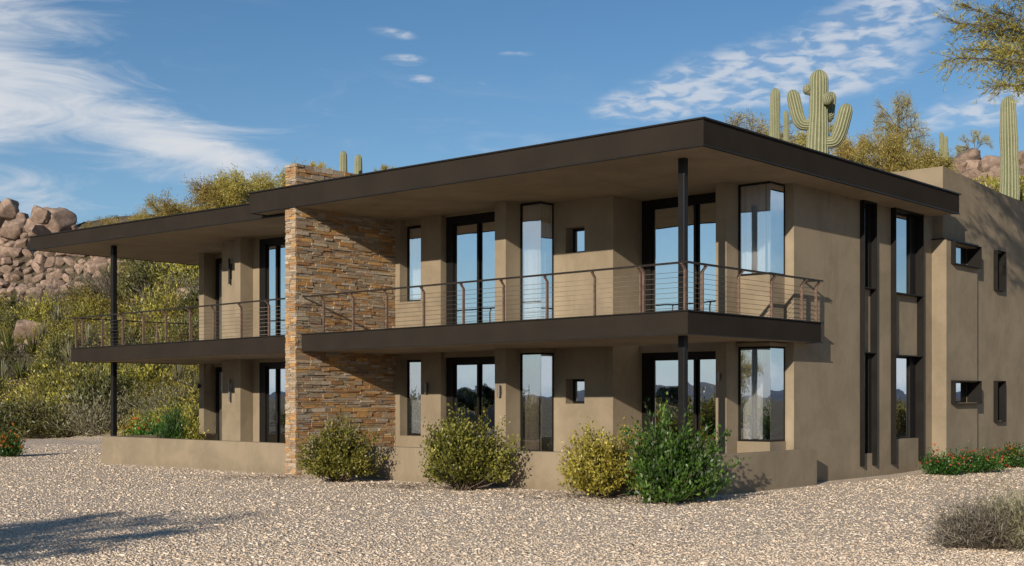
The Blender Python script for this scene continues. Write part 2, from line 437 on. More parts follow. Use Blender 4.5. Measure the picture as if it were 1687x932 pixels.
def build_ground():
    def axis(lo, hi, a, b, step):
        xs = list(np.arange(a, b + 1e-6, step)); d = step
        x = b
        while x < hi: d *= 1.5; x += d; xs.append(min(x, hi))
        d = step; x = a
        while x > lo: d *= 1.5; x -= d; xs.insert(0, max(x, lo))
        return xs
    xs = axis(-2500, 2500, -75, 55, 1.0); ys = axis(-2500, 2500, -10, 130, 1.0)
    nx, ny = len(xs), len(ys)
    vs = [(x, y, terrain(x, y)) for y in ys for x in xs]
    fs = [(j * nx + i, j * nx + i + 1, (j + 1) * nx + i + 1, (j + 1) * nx + i) for j in range(ny - 1) for i in range(nx - 1)]
    me = bpy.data.meshes.new('ground'); me.from_pydata(vs, [], fs); me.update()
    for p in me.polygons: p.use_smooth = True
    me.materials.append(M['ground'])
    tag(link('ground', me), kind='structure')
build_ground()

def build_mountains():
    rng = random.Random(5)
    bm = bmesh.new(); n = 360
    lo, mid, hi = [], [], []
    for i in range(n):
        a = 2 * math.pi * i / n
        h = 4 + 13 * max(0.0, noise.fractal(Vector((math.cos(a) * 3, math.sin(a) * 3, 1.7)), 1.0, 2.1, 6) + 0.25)
        c, s = math.cos(a), math.sin(a)
        lo.append(bm.verts.new((c * 1250, s * 1250, -2))); mid.append(bm.verts.new((c * 1380, s * 1380, h * 0.55))); hi.append(bm.verts.new((c * 1500, s * 1500, h)))
    back = [bm.verts.new((v.co.x * 1.2, v.co.y * 1.2, -2)) for v in hi]
    for i in range(n):
        j = (i + 1) % n
        for A, B in ((lo, mid), (mid, hi), (hi, back)): bm.faces.new((A[i], A[j], B[j], B[i]))
    tag(obj('hills', bm, plain('far_haze_hills', (0.13, 0.15, 0.19), 1.0, 0, 0.2, 0.01), None, True), kind='structure')  # distance haze put into the hills' blue base colour
build_mountains()

# ------------------------------------------------------------------ the house
house = tag(empty('house', (OX, OY, 0), HROT), 'two-storey desert house with tan stucco walls, dark flat roofs and wraparound balconies', 'house')

def build_walls():
    bm = bmesh.new()
    T = 6.16
    b = lambda *a: box(bm, *a)
    # right wing, from the stone wall to the corner
    b(10.22, 10.6, 2.95, 3.6, -0.3, T)
    b(9.50, 10.22, 2.95, 3.45, -0.3, 0.83); b(9.50, 10.22, 2.951, 3.45, 2.67, 4.07); b(9.50, 10.22, 3.12, 3.45, 5.93, T)
    b(8.84, 9.50, 2.95, 3.6, -0.3, T)
    b(6.55, 8.84, 3.06, 3.4, -0.3, 0.12); b(6.55, 8.84, 3.05, 3.4, 2.70, 3.20); b(6.55, 8.84, 3.10, 3.4, 6.02, T)
    b(6.23, 6.55, 2.30, 3.6, -0.3, T)
    b(5.66, 6.23, 2.80, 3.6, -0.3, 0.55); b(5.66, 6.23, 2.80, 3.6, 2.86, 3.20); b(5.60, 6.229, 2.72, 3.24, 2.74, 2.86); b(5.66, 6.23, 2.82, 3.6, 6.04, T)
    # plain wall with two small recessed windows
    b(5.31, 5.66, 3.25, 3.75, -0.3, T); b(4.02, 4.79, 3.25, 3.75, -0.3, T)
    b(4.79, 5.31, 3.25, 3.75, -0.3, 1.62); b(4.79, 5.31, 3.25, 3.75, 2.16, 4.92); b(4.79, 5.31, 3.25, 3.75, 5.48, T)
    b(4.02, 4.30, 3.75, 4.6, -0.3, T)
    b(1.53, 4.02, 4.25, 4.6, -0.3, 0.12); b(1.53, 4.02, 4.24, 4.6, 2.73, 3.20)
    b(1.28, 1.53, 3.35, 4.7, -0.3, T)
    b(0.53, 1.28, 3.76, 4.4, -0.3, 0.87); b(0.56, 1.28, 3.81, 4.4, 2.78, 4.21); b(0.50, 1.279, 3.70, 4.38, 2.78, 2.85); b(0.56, 1.28, 3.81, 4.4, 6.06, T)
    # corner pier and the long side wall with its two tall slots
    b(0.35, 0.58, 4.40, 4.9, -0.3, T)
    b(0.35, 0.75, 4.90, 7.335, -0.3, T); b(0.35, 0.75, 7.945, 8.885, -0.3, T); b(0.35, 0.75, 10.385, 11.3, -0.3, T)
    b(0.352, 0.75, 7.335, 7.945, -0.3, 0.52); b(0.352, 0.75, 8.885, 10.385, -0.3, 0.80)
    b(0.40, 0.75, 7.335, 7.945, 2.74, 4.16); b(0.385, 0.75, 8.885, 10.385, 2.72, 4.14)
    # back and party walls
    b(0.75, 10.6, 9.6, 9.9, -0.3, T)
    b(10.6, 19.85, 9.61, 9.9, -0.3, 6.1); b(19.55, 19.85, 4.4, 9.61, -0.3, 6.1)
    # left wing
    L = 6.10
    b(15.36, 15.63, 2.72, 3.0, -0.3, L)
    b(15.63, 15.87, 2.30, 3.0, -0.3, L); b(15.87, 16.98, 2.70, 3.2, -0.3, L)
    b(11.0, 15.36, 2.66, 3.0, -0.3, 0.12); b(11.0, 15.36, 2.65, 3.0, 2.69, 3.2); b(11.0, 15.36, 2.70, 3.0, 5.98, L)
    b(16.98, 17.3, 3.0, 4.7, -0.3, L)
    b(17.3, 19.45, 4.45, 4.7, -0.3, 0.12); b(17.3, 19.62, 4.34, 4.7, 2.66, 3.2); b(17.3, 19.62, 4.42, 4.7, 5.9, L)
    b(19.62, 19.86, 4.0, 4.4, -0.3, L); b(19.62, 19.86, 4.4, 4.75, -0.3, L)
    b(19.86, 20.16, 3.2, 3.7, -0.3, 0.95)
    obj('wall', bm, M['stucco'], house)
build_walls()

def build_rear_block():
    bm = bmesh.new()
    U0, U1 = 0.12, 4.2
    # side face pieces round the window openings, parapet falling slightly to the rear
    hexv = lambda v0, v1, z0, za, zb: hexa(bm, [(-U0, v0, z0), (-U1, v0, z0), (-U1, v1, z0), (-U0, v1, z0), (-U0, v0, za), (-U1, v0, za), (-U1, v1, zb), (-U0, v1, zb)])
    hexv(11.25, 11.425, -0.3, 7.31, 7.30)
    for z0, z1 in ((-0.3, 1.63), (2.14, 5.0), ): box(bm, U0, 1.2, 11.425, 13.045, z0, z1)
    hexv(11.425, 13.045, 5.48, 7.30, 7.22)
    hexv(13.045, 14.495, -0.3, 7.22, 7.14)
    for z0, z1 in ((-0.3, 1.15), (2.16, 4.56)): box(bm, U0, 1.2, 14.495, 15.075, z0, z1)
    hexv(14.495, 15.075, 5.54, 7.14, 7.11)
    hexv(15.075, 26.0, -0.3, 7.11, 6.8)
    obj('rear_block', bm, M['stucco'], house)
    # thicker lower skin, from the ground to a flashed ledge
    bm = bmesh.new()
    W0 = -0.01
    box(bm, W0, 0.118, 11.15, 11.425, -0.3, 5.54); box(bm, W0, 0.118, 13.045, 13.07, -0.3, 5.54)
    for z0, z1 in ((-0.3, 1.63), (2.14, 5.0), (5.48, 5.54)): box(bm, W0, 0.118, 11.425, 13.045, z0, z1)
    box(bm, 0.118, 0.40, 11.15, 11.248, -0.3, 5.54)
    obj('lower_skin', bm, M['stucco'], house)
    bm = bmesh.new()
    box(bm, -0.04, 0.121, 11.11, 13.09, 5.541, 5.565); box(bm, 0.121, 0.42, 11.11, 11.252, 5.541, 5.565)
    obj('ledge_flashing', bm, M['flash'], house)
build_rear_block()

def build_rooms():
    bm = bmesh.new()
    box(bm, 0.76, 10.5, 4.75, 9.5, -0.2, 0.10); box(bm, 4.35, 10.2, 3.78, 4.75, -0.2, 0.1)
    box(bm, 0.76, 10.5, 4.75, 9.5, 2.9, 3.18); box(bm, 4.35, 10.2, 3.78, 4.75, 2.9, 3.18)
    box(bm, 10.8, 19.5, 4.8, 9.5, -0.2, 0.1); box(bm, 10.8, 16.9, 3.05, 4.8, -0.2, 0.1)
    box(bm, 10.8, 19.5, 4.8, 9.5, 2.9, 3.18); box(bm, 10.8, 16.9, 3.05, 4.8, 2.9, 3.18)
    box(bm, 0.9, 10.5, 8.0, 8.1, 0.1, 6.09); box(bm, 10.8, 19.5, 8.0, 8.1, 0.1, 6.02)
    box(bm, 4.35, 4.45, 4.6, 8.0, 0.1, 6.09); box(bm, 16.9, 16.97, 4.8, 8.0, 0.1, 6.0)
    obj('room', bm, M['room'], house)
build_rooms()

def build_roofs():
    def roof(u0, u1, v0, v1, z0, z1, zb, right_end):
        s0, s1 = zb
        r = obj('roof', boxes((u0 + 0.06, u1 - 0.06, v0 + 0.06, v1 - 0.02, z0 + 0.012, z1 - 0.03, (s0 + 0.012, s1 - 0.03))), M['soffit'], house)
        bm = bmesh.new()
        box(bm, u0, u1, v0, v0 + 0.058, z0, z1, (s0, s1))
        box(bm, u0, u0 + 0.058, v0 + 0.058, v1, z0, z1)
        box(bm, u1 - 0.058, u1, v0 + 0.058, v1, s0, s1)
        obj('fascia', bm, M['fascia'], r)
        bm = bmesh.new()
        e = 0.035
        box(bm, u0 - e, u1 + e, v0 - e, v0 + 0.2, z1 + 0.001, z1 + 0.03, (s1 + 0.001, s1 + 0.03))
        box(bm, u0 - e, u0 + 0.2, v0 + 0.2, v1 + e, z1 + 0.001, z1 + 0.03)
        box(bm, u1 - 0.2, u1 + e, v0 + 0.2, v1, s1 + 0.001, s1 + 0.03)
        box(bm, u0 - 0.012, u1 + 0.012, v0 - 0.014, v0 - 0.001, z0 - 0.004, z0 + 0.022, (s0 - 0.004, s0 + 0.022))
        box(bm, u0 - 0.014, u0 - 0.001, v0, v1 + 0.03, z0 - 0.004, z0 + 0.022)
        obj('flashing', bm, M['flash'], r)
    roof(-0.45, 12.0, -0.20, 10.83, 6.055, 6.51, (6.045, 6.51), True)
    bmL = (10.76, 22.1)
    roof(10.76, 22.92, 0.30, 10.6, 6.00, 6.375, (6.05, 6.42), False)
build_roofs()

def build_stone():
    rng = random.Random(11)
    u0, u1, v0, v1, ztop = 10.40, 10.72, -0.13, 3.3, 7.03
    core = boxes((u0, u1, v0, v1, -0.3, ztop - 0.02))
    bm = bmesh.new()
    lay = bm.loops.layers.float_color.new('stone')
    pal = [(0.37, 0.275, 0.175), (0.33, 0.265, 0.19), (0.42, 0.34, 0.24), (0.40, 0.235, 0.105), (0.47, 0.26, 0.09), (0.30, 0.225, 0.15),
           (0.34, 0.185, 0.08), (0.48, 0.40, 0.30), (0.27, 0.21, 0.15), (0.43, 0.31, 0.19), (0.50, 0.30, 0.12), (0.44, 0.37, 0.28)]
    def stone(p0, p1, z0, z1, depth, face):
        g = 0.0025
        c = rng.choice(pal); k = rng.uniform(0.75, 1.15)
        n0 = len(bm.faces)
        if face == 's':       # right-hand side face, p along v
            pts = [(-u0 - 0.05, p0 + g, z0 + g), (-u0 - 0.05, p1 - g, z0 + g), (-u0 + depth, p1 - g, z0 + g), (-u0 + depth, p0 + g, z0 + g)]
        elif face == 'l':
            pts = [(-u1 + 0.05, p0 + g, z0 + g), (-u1 + 0.05, p1 - g, z0 + g), (-u1 - depth, p1 - g, z0 + g), (-u1 - depth, p0 + g, z0 + g)]
        else:                 # end face, p along u
            pts = [(-p0 - g, v0 + 0.05, z0 + g), (-p1 + g, v0 + 0.05, z0 + g), (-p1 + g, v0 - depth, z0 + g), (-p0 - g, v0 - depth, z0 + g)]
        j = [(rng.uniform(-.004, .004), rng.uniform(-.004, .004), rng.uniform(-.004, .004)) for _ in range(8)]
        dz = z1 - z0 - 2 * g
        q = pts + [(x, y, z + dz) for x, y, z in pts]
        hexa(bm, [(x + a, y + b, z + c_) for (x, y, z), (a, b, c_) in zip(q, j)])
        bm.faces.ensure_lookup_table()
        for f in bm.faces[n0:]:
            for l in f.loops: l[lay] = (c[0] * k, c[1] * k, c[2] * k, 1)
    def run(a, b, face, lo, hi):
        z = -0.25
        while z < ztop:
            h = rng.choice((0.04, 0.05, 0.06, 0.07, 0.09)); z1 = min(z + h, ztop)
            if ztop - z1 < 0.04: z1 = ztop
            p = a
            while p < b - 1e-6:
                l = rng.uniform(lo, hi); q = p + l
                if b - q < lo * 0.7: q = b
                dep = rng.uniform(0.006, 0.042)
                if h > 0.065 and l < 0.30 and rng.random() < 0.6:
                    zm = z + (z1 - z) * rng.uniform(0.4, 0.6)
                    stone(p, q, z, zm, dep, face); stone(p, q, zm, z1, rng.uniform(0.006, 0.042), face)
                else: stone(p, q, z, z1, dep, face)
                p = q
            z = z1
    run(v0 - 0.02, v1, 's', 0.12, 0.48)
    run(u0 - 0.02, u1 + 0.02, 'f', 0.12, 0.24)
    run(v0 - 0.02, v1, 'l', 0.2, 0.7)
    # a course of flat stones closing the top
    n0 = len(bm.faces)
    box(bm, u0 + 0.0, u1, v0, v1, ztop - 0.021, ztop + 0.012)
    bm.faces.ensure_lookup_table()
    for f in bm.faces[n0:]:
        for l in f.loops: l[lay] = (0.26, 0.22, 0.18, 1)
    o = obj('stone_wall', bm, M['stone'], house)
    obj('mortar', core, plain('mortar', (0.11, 0.085, 0.06), 0.95), o)
build_stone()

ZS = lambda u: 3.26 - 0.0083 * u        # balcony deck edge, falls a little to the left
ZB = lambda u: 2.86 - 0.0062 * u
def build_balconies():
    def deck(u0, u1, v1, extra=None):
        bm = boxes((u0 + 0.05, u1, 0.05, v1, ZB(u0) + 0.012, ZS(u0) - 0.02, (ZB(u1) + 0.012, ZS(u1) - 0.02)))
        if extra: box(bm, *extra)
        d = obj('balcony', bm, M['soffit'], house)
        return d
    d = deck(0.0, 10.39, 3.3, (0.05, 0.9, 3.3, 4.86, ZB(0) + 0.012, ZS(0) - 0.02))
    bm = boxes((0.0, 10.36, 0.0, 0.05, ZB(0), ZS(0), (ZB(10.36), ZS(10.36))), (0.0, 0.05, 0.05, 4.88, ZB(0), ZS(0)), (0.05, 0.35, 4.861, 4.88, ZB(0), ZS(0)))
    obj('fascia', bm, M['fascia'], d)
    bm = boxes((-0.03, 10.36, -0.03, 0.14, ZS(0) + 0.001, ZS(0) + 0.022, (ZS(10.36) + 0.001, ZS(10.36) + 0.022)), (-0.03, 0.14, 0.14, 4.95, ZS(0) + 0.001, ZS(0) + 0.022),
               (-0.012, 10.36, -0.012, -0.001, ZB(0) - 0.004, ZB(0) + 0.016, (ZB(10.36) - 0.004, ZB(10.36) + 0.016)), (-0.012, -0.001, 0.0, 4.95, ZB(0) - 0.004, ZB(0) + 0.016))
    obj('flashing', bm, M['flash'], d)
    d = deck(10.73, 20.1, 4.1)
    bm = boxes((10.76, 20.16, 0.0, 0.05, ZB(10.7), ZS(10.7), (ZB(20.16), ZS(20.16))), (20.1, 20.16, 0.05, 4.1, ZB(20.16), ZS(20.16)))
    obj('fascia', bm, M['fascia'], d)
    bm = boxes((10.76, 20.19, -0.03, 0.14, ZS(10.7) + 0.001, ZS(10.7) + 0.022, (ZS(20.16) + 0.001, ZS(20.16) + 0.022)), (20.02, 20.19, 0.14, 4.1, ZS(20.16) + 0.001, ZS(20.16) + 0.022))
    obj('flashing', bm, M['flash'], d)
build_balconies()

def build_railings():
    RH = 0.85
    def front_post(u, r):
        bm = bmesh.new(); z = ZS(u) + 0.02
        box(bm, u - 0.015, u + 0.015, 0.10, 0.155, z, z + 0.72)
        hexa(bm, [(-u - .015, 0.10, z + .72), (-u + .015, 0.10, z + .72), (-u + .015, 0.155, z + .72), (-u - .015, 0.155, z + .72),
                  (-u - .015, 0.02, z + .81), (-u + .015, 0.02, z + .81), (-u + .015, 0.075, z + .81), (-u - .015, 0.075, z + .81)])
        box(bm, u - 0.02, u + 0.02, 0.0, 0.09, z + .81, z + .822)
        obj('rail_post', bm, M['rail'], r)
    def side_post(v, r):
        bm = bmesh.new(); z = ZS(0) + 0.02
        box(bm, 0.10, 0.155, v - .015, v + .015, z, z + 0.72)
        hexa(bm, [(-0.155, v - .015, z + .72), (-0.10, v - .015, z + .72), (-0.10, v + .015, z + .72), (-0.155, v + .015, z + .72),
                  (-0.075, v - .015, z + .81), (-0.02, v - .015, z + .81), (-0.02, v + .015, z + .81), (-0.075, v + .015, z + .81)])
        box(bm, 0.0, 0.09, v - .02, v + .02, z + .81, z + .822)
        obj('rail_post', bm, M['rail'], r)
    def cable(p, q, r):
        bm = bmesh.new(); bar(bm, p, q, 0.0042, 5); obj('cable', bm, M['cable'], r, True)
    # right wing: along the front, round the corner and along the side
    r = link('railing', bpy.data.meshes.new('railing'), house)
    bm = boxes((0.02, 10.36, 0.02, 0.075, ZS(0) + RH - 0.004, ZS(0) + RH + 0.028, (ZS(10.36) + RH - 0.004, ZS(10.36) + RH + 0.028)),
               (0.02, 0.075, 0.076, 5.02, ZS(0) + RH - 0.004, ZS(0) + RH + 0.028), (0.076, 0.35, 4.80, 4.855, ZS(0) + RH - 0.006, ZS(0) + RH + 0.026))
    me = r.data; bm.to_mesh(me); bm.free(); me.materials.append(M['railtop'])
    for u in (9.74, 8.76, 7.70, 6.59, 5.46, 4.38, 3.27, 2.13, 1.09, 1.02, 0.14): front_post(u, r)
    for v in (0.66, 1.90, 3.11, 4.31, 4.90): side_post(v, r)
    for i in range(8):
        h = 0.075 + i * 0.09
        cable((-0.127, 0.127, ZS(0) + h), (-10.38, 0.127, ZS(10.38) + h), r)
        cable((-0.127, 0.127, ZS(0) + h), (-0.127, 4.92, ZS(0) + h), r)
    # left wing
    r = link('railing', bpy.data.meshes.new('railing'), house)
    bm = boxes((10.76, 20.16, 0.02, 0.075, ZS(10.76) + RH - 0.004, ZS(10.76) + RH + 0.028, (ZS(20.16) + RH - 0.014, ZS(20.16) + RH + 0.018)),
               (20.10, 20.155, 0.076, 4.0, ZS(20.16) + RH - 0.014, ZS(20.16) + RH + 0.018))
    me = r.data; bm.to_mesh(me); bm.free(); me.materials.append(M['railtop'])
    for u in (20.1, 19.77, 18.79, 17.80, 16.84, 15.83, 14.79, 13.81, 12.73, 11.68): front_post(u, r)
    for v in (1.4, 2.7, 3.9):
        z = ZS(20.1) + .02
        obj('rail_post', boxes((20.06, 20.11, v - .015, v + .015, z, z + .82)), M['rail'], r)
    for i in range(8):
        h = 0.075 + i * 0.09
        cable((-10.76, 0.127, ZS(10.76) + h), (-20.09, 0.127, ZS(20.1) + h), r)
        cable((-20.085, 0.13, ZS(20.1) + h), (-20.085, 4.0, ZS(20.1) + h), r)
build_railings()

def build_posts():
    for u, v, zt, zb in ((0.52, 0.64, 6.11, 2.87), (19.95, 1.2, 6.03, 2.76)):
        z1 = ZB(u) + 0.02; z2 = ZS(u) - 0.03
        p = obj('column', boxes((u - 0.065, u + 0.065, v - 0.065, v + 0.065, -0.2, z1), (u - 0.065, u + 0.065, v - 0.065, v + 0.065, z2, zt)), M['frame'], house, bevel=0.006)
        obj('base_plate', boxes((u - 0.13, u + 0.13, v - 0.13, v + 0.13, -0.1, 0.03)), M['frame'], p)
build_posts()

# ------------------------------------------------------------------ windows and doors
def frame_v(bm, u0, u1, v, z0, z1, w, d=0.07):
    """rectangular frame facing the front"""
    box(bm, u0, u0 + w, v, v + d, z0, z1); box(bm, u1 - w, u1, v, v + d, z0, z1)
    box(bm, u0 + w, u1 - w, v, v + d, z0, z0 + w); box(bm, u0 + w, u1 - w, v, v + d, z1 - w, z1)
def pane_v(u0, u1, v, z0, z1, parent, m='glass_front'):
    bm = boxes((u0, u1, v, v + 0.012, z0, z1)); return obj('pane', bm, M[m], parent)
def curtain_v(u0, u1, v, z0, z1, parent, m='curtain', amp=0.035, wl=0.16, seed=0):
    rng = random.Random(seed)
    bm = bmesh.new(); n = max(8, int((u1 - u0) / 0.02)); rows = []
    ph = rng.uniform(0, 6)
    for i in range(n + 1):
        u = u0 + (u1 - u0) * i / n
        a = amp * (math.sin(u / wl * 6.283 + ph) + 0.5 * math.sin(u / wl * 2.7 + ph * 2))
        rows.append((bm.verts.new((-u, v + a * 1.3, z0)), bm.verts.new((-u, v + a * 0.8, z1))))
    for i in range(n): bm.faces.new((rows[i][0], rows[i + 1][0], rows[i + 1][1], rows[i][1]))
    return obj('curtain', bm, M[m], parent, True)
def curtain_u(v0, v1, u, z0, z1, parent, m='curtain', amp=0.03, wl=0.15):
    bm = bmesh.new(); n = max(8, int((v1 - v0) / 0.02)); rows = []
    for i in range(n + 1):
        v = v0 + (v1 - v0) * i / n; a = amp * math.sin(v / wl * 6.283)
        rows.append((bm.verts.new((-u - a, v, z0)), bm.verts.new((-u - a, v, z1))))
    for i in range(n): bm.faces.new((rows[i][0], rows[i + 1][0], rows[i + 1][1], rows[i][1]))
    return obj('curtain', bm, M[m], parent, True)

def slim_window(z0, z1):
    bm = bmesh.new(); frame_v(bm, 9.501, 10.219, 3.2, z0, z1, 0.055)
    w = obj('window', bm, M['frame'], house)
    pane_v(9.557, 10.163, 3.23, z0 + .056, z1 - .056, w, 'glass_slim')
    curtain_v(9.52, 10.2, 3.33, z0 + .03, z1 - .02, w, 'curtain', 0.03, 0.17, int(z0))
slim_window(0.832, 2.668); slim_window(4.072, 5.92)

def sliding_door(u0, u1, um, v, z0, z1, jamb, head, mull, inner=0.05, curtain=False):
    bm = bmesh.new()
    box(bm, u0, u0 + 0.06, v, v + .12, z0, z1); box(bm, u1 - jamb, u1, v, v + .12, z0, z1)
    box(bm, u0 + 0.06, u1 - jamb, v, v + .12, z1 - head, z1); box(bm, u0 + .06, u1 - jamb, v, v + .12, z0, z0 + .05)
    d = obj('door', bm, M['frame'], house)
    for a, b, dv in ((u0 + 0.061, um + mull / 2, 0.03), (um - mull / 2, u1 - jamb - 0.001, 0.065)):
        bm = bmesh.new(); frame_v(bm, a, b, v + dv, z0 + .051, z1 - head - .001, 0.06 if mull < 0.2 else 0.07, 0.034)
        s = obj('sash', bm, M['frame'], d)
    pane_v(u0 + .12, um - mull / 2 + .001, v + .045, z0 + .11, z1 - head - .062, d)
    pane_v(um + mull / 2 - .001, u1 - jamb - .06, v + .08, z0 + .11, z1 - head - .062, d)
    h = obj('handle', boxes((um - .012, um + .012, v - 0.015, v + .028, z0 + .95, z0 + 1.25)), M['lamp_dark'], d)
    return d
sliding_door(6.551, 8.839, 7.80, 3.14, 0.121, 2.699, 0.21, 0.12, 0.17)
sliding_door(6.551, 8.839, 7.80, 3.14, 3.201, 6.055, 0.21, 0.20, 0.17)
sliding_door(1.531, 4.019, 2.62, 4.31, 0.121, 2.729, 0.23, 0.11, 0.16)
sliding_door(1.531, 4.019, 2.62, 4.31, 3.201, 6.055, 0.23, 0.14, 0.16)
sliding_door(11.0, 15.36, 14.62, 2.72, 0.121, 2.689, 0.24, 0.11, 0.20)
sliding_door(11.0, 15.36, 14.62, 2.72, 3.201, 6.0, 0.24, 0.16, 0.20)

def bay_window(u0, u1, v0, v1, z0, z1, f, low):
    """glass box corner: a front light and a side light meeting in a bare glass edge"""
    bm = bmesh.new()
    box(bm, u1 - f, u1, v0, v0 + f, z0, z1)
    box(bm, u0, u0 + f, v1 - f, v1, z0, z1)
    for a, b in ((z0, z0 + f * 0.8), (z1 - f * 0.8, z1)):
        box(bm, u0, u1 - f, v0, v0 + f, a, b); box(bm, u0, u0 + f, v0 + f, v1 - f, a, b)
    w = obj('corner_window', bm, M['frame'], house)
    if low == 'sheer': curtain_u(v0 + .10, v1 - .02, u0 + .12, z0 + .05, z1 - .03, w)
    pane_v(u0 + 0.006, u1 - f, v0 + .02, z0 + f * .8, z1 - f * .8, w, 'glass2')
    obj('pane', boxes((u0 + .006, u0 + .018, v0 + .033, v1 - f, z0 + f * .8, z1 - f * .8)), M['glass_side'], w)
    if low == 'sheer':
        curtain_v(u0 + .16, u1 - .01, v0 + .10, z0 + .05, z1 - .03, w, 'curtain', 0.022, 0.15, 3)
    else:
        curtain_v(u0 + .30 * (u1 - u0), u1 - .01, v0 + .12, z0 + .05, z1 - .03, w, 'drape' if low == 'drape' else 'curtain', 0.04, 0.13, 5)
    bx = bmesh.new(); box(bx, u0 + .1, u1, v1 + .5, v1 + .55, z0, z1)
    return w
bay_window(5.65, 6.229, 2.79, 3.249, 0.551, 2.739, 0.05, 'drape')
bay_window(5.65, 6.229, 2.79, 3.249, 3.201, 6.04, 0.05, 'sheer')
bay_window(0.55, 1.279, 3.80, 4.399, 0.871, 2.779, 0.05, 'sheer2')
bay_window(0.55, 1.279, 3.80, 4.399, 4.211, 6.06, 0.05, 'sheer')

def niche_window(z0, z1):
    bm = bmesh.new(); frame_v(bm, 4.791, 5.309, 3.51, z0, z1, 0.055)
    w = obj('window', bm, M['frame'], house)
    pane_v(4.845, 5.255, 3.54, z0 + .05, z1 - .05, w)
niche_window(1.621, 2.159); niche_window(4.921, 5.479)

def left_slim(z0, z1):
    bm = bmesh.new(); frame_v(bm, 17.301, 19.62, 4.40, z0, z1, 0.16)
    w = obj('window', bm, M['frame'], house)
    pane_v(17.45, 19.47, 4.43, z0 + .15, z1 - .15, w)
left_slim(0.121, 2.659); left_slim(3.201, 5.9)

def slot(v0, v1, utip, spec, uback, zfin):
    """tall dark slot on the side wall: two projecting plates, shelves and set-back glass"""
    th = 0.012
    s = obj('window_surround', boxes((utip, 0.60, v0, v0 + th, zfin, 6.14), (utip, 0.60, v1 - th, v1, zfin, 6.14),
            (utip + .01, 0.60, v0 + th, v1 - th, 6.03, 6.09), *[(utip + .015, 0.62, v0 + th, v1 - th, z - .012, z + .012) for z in spec['shelf']]), M['fin'], house)
    for z0, z1 in spec['glass']:
        bm = bmesh.new()
        f = 0.035
        a, b = v0 + th + .001, spec['gv']
        box(bm, uback, uback + .06, a, a + f, z0, z1); box(bm, uback, uback + .06, b - f, b, z0, z1)
        box(bm, uback, uback + .06, a + f, b - f, z0, z0 + f); box(bm, uback, uback + .06, a + f, b - f, z1 - f, z1)
        box(bm, uback - .05, uback + .07, b + .001, v1 - th - .001, z0, z1)
        w = obj('window', bm, M['frame'], s)
        obj('pane', boxes((uback + .02, uback + .032, a + f, b - f, z0 + f, z1 - f)), M['glass_slot'], s)
slot(7.33, 7.95, 0.24, dict(shelf=(4.16, 2.74), glass=((0.52, 2.72), (4.18, 6.02)), gv=7.80), 0.42, 0.25)
slot(8.88, 10.39, 0.22, dict(shelf=(4.14, 2.72), glass=((0.80, 2.70), (4.16, 6.02)), gv=10.06), 0.47, 0.24)

def hood(v0, v1, utip, uback, z0, z1, gv, m='glass_slot'):
    th = 0.014
    s = obj('window_hood', boxes((utip, uback, v0, v0 + th, z0, z1), (utip, uback, v1 - th, v1, z0, z1),
            (utip, uback, v0 + th, v1 - th, z1 - th, z1), (utip, uback, v0 + th, v1 - th, z0, z0 + th), (uback, uback + .05, v0 + .05, v1 - .05, z0 + .02, z1 - .02)), M['fin'], house)
    bm = boxes((uback - .03, uback - .018, v0 + .05, gv, z0 + .06, z1 - .06))
    obj('pane', bm, M[m], s)
hood(11.42, 13.05, -0.13, 0.24, 4.97, 5.51, 12.55); hood(11.42, 13.05, -0.13, 0.24, 1.60, 2.17, 12.55)
hood(14.49, 15.08, 0.01, 0.25, 4.53, 5.57, 14.95); hood(14.49, 15.08, 0.01, 0.25, 1.12, 2.19, 14.95)

def wall_lamp(u, v, z, h=0.26, w=0.05, dark=False):
    k = 'lamp_dark' if dark else 'lamp'
    bm = bmesh.new(); box(bm, u - w * .7, u + w * .7, v - 0.018, v - .001, z - h * .30, z + h * .30)
    l = obj('wall_lamp', bm, M[k], house)
    bm = bmesh.new(); bar(bm, (-u, v - 0.075, z - h / 2), (-u, v - 0.075, z + h / 2), w * .75, 14); bar(bm, (-u, v - .05, z), (-u, v - .01, z), .012, 8)
    obj('lamp_shade', bm, M[k], l, False)
wall_lamp(9.27, 2.95, 1.98); wall_lamp(6.37, 2.30, 1.90); wall_lamp(1.43, 3.35, 2.17, 0.18)
wall_lamp(16.55, 2.70, 1.95, 0.62, 0.038, False); wall_lamp(16.55, 2.70, 5.20, 0.70, 0.038, True)
wall_lamp(19.78, 4.0, 2.1, 0.16, 0.04, True)

# ------------------------------------------------------------------ garden walls
def garden_walls():
    o = tag(empty('patio_wall', (OX, OY, 0), HROT), 'low tan stucco patio wall in front of the right wing, behind the rounded shrubs', 'wall')
    obj('wall_body', boxes((-0.05, 10.36, 0.0, 0.22, -0.4, 0.73, (-0.4, 0.70)), (-0.05, 0.20, 0.22, 4.62, -0.4, 0.72)), M['stucco'], o, bevel=0.012)
    o = tag(empty('patio_wall', (OX, OY, 0), HROT), 'low tan stucco patio wall below the left balcony, left of the stone wall', 'wall')
    obj('wall_body', boxes((10.72, 18.62, 0.0, 0.22, -0.4, 0.70, (-0.4, 0.72)), (18.40, 18.62, 0.22, 3.6, -0.4, 0.72), (18.62, 18.621, 0.3, 0.31, 0, 0.1)), M['stucco'], o)
garden_walls()

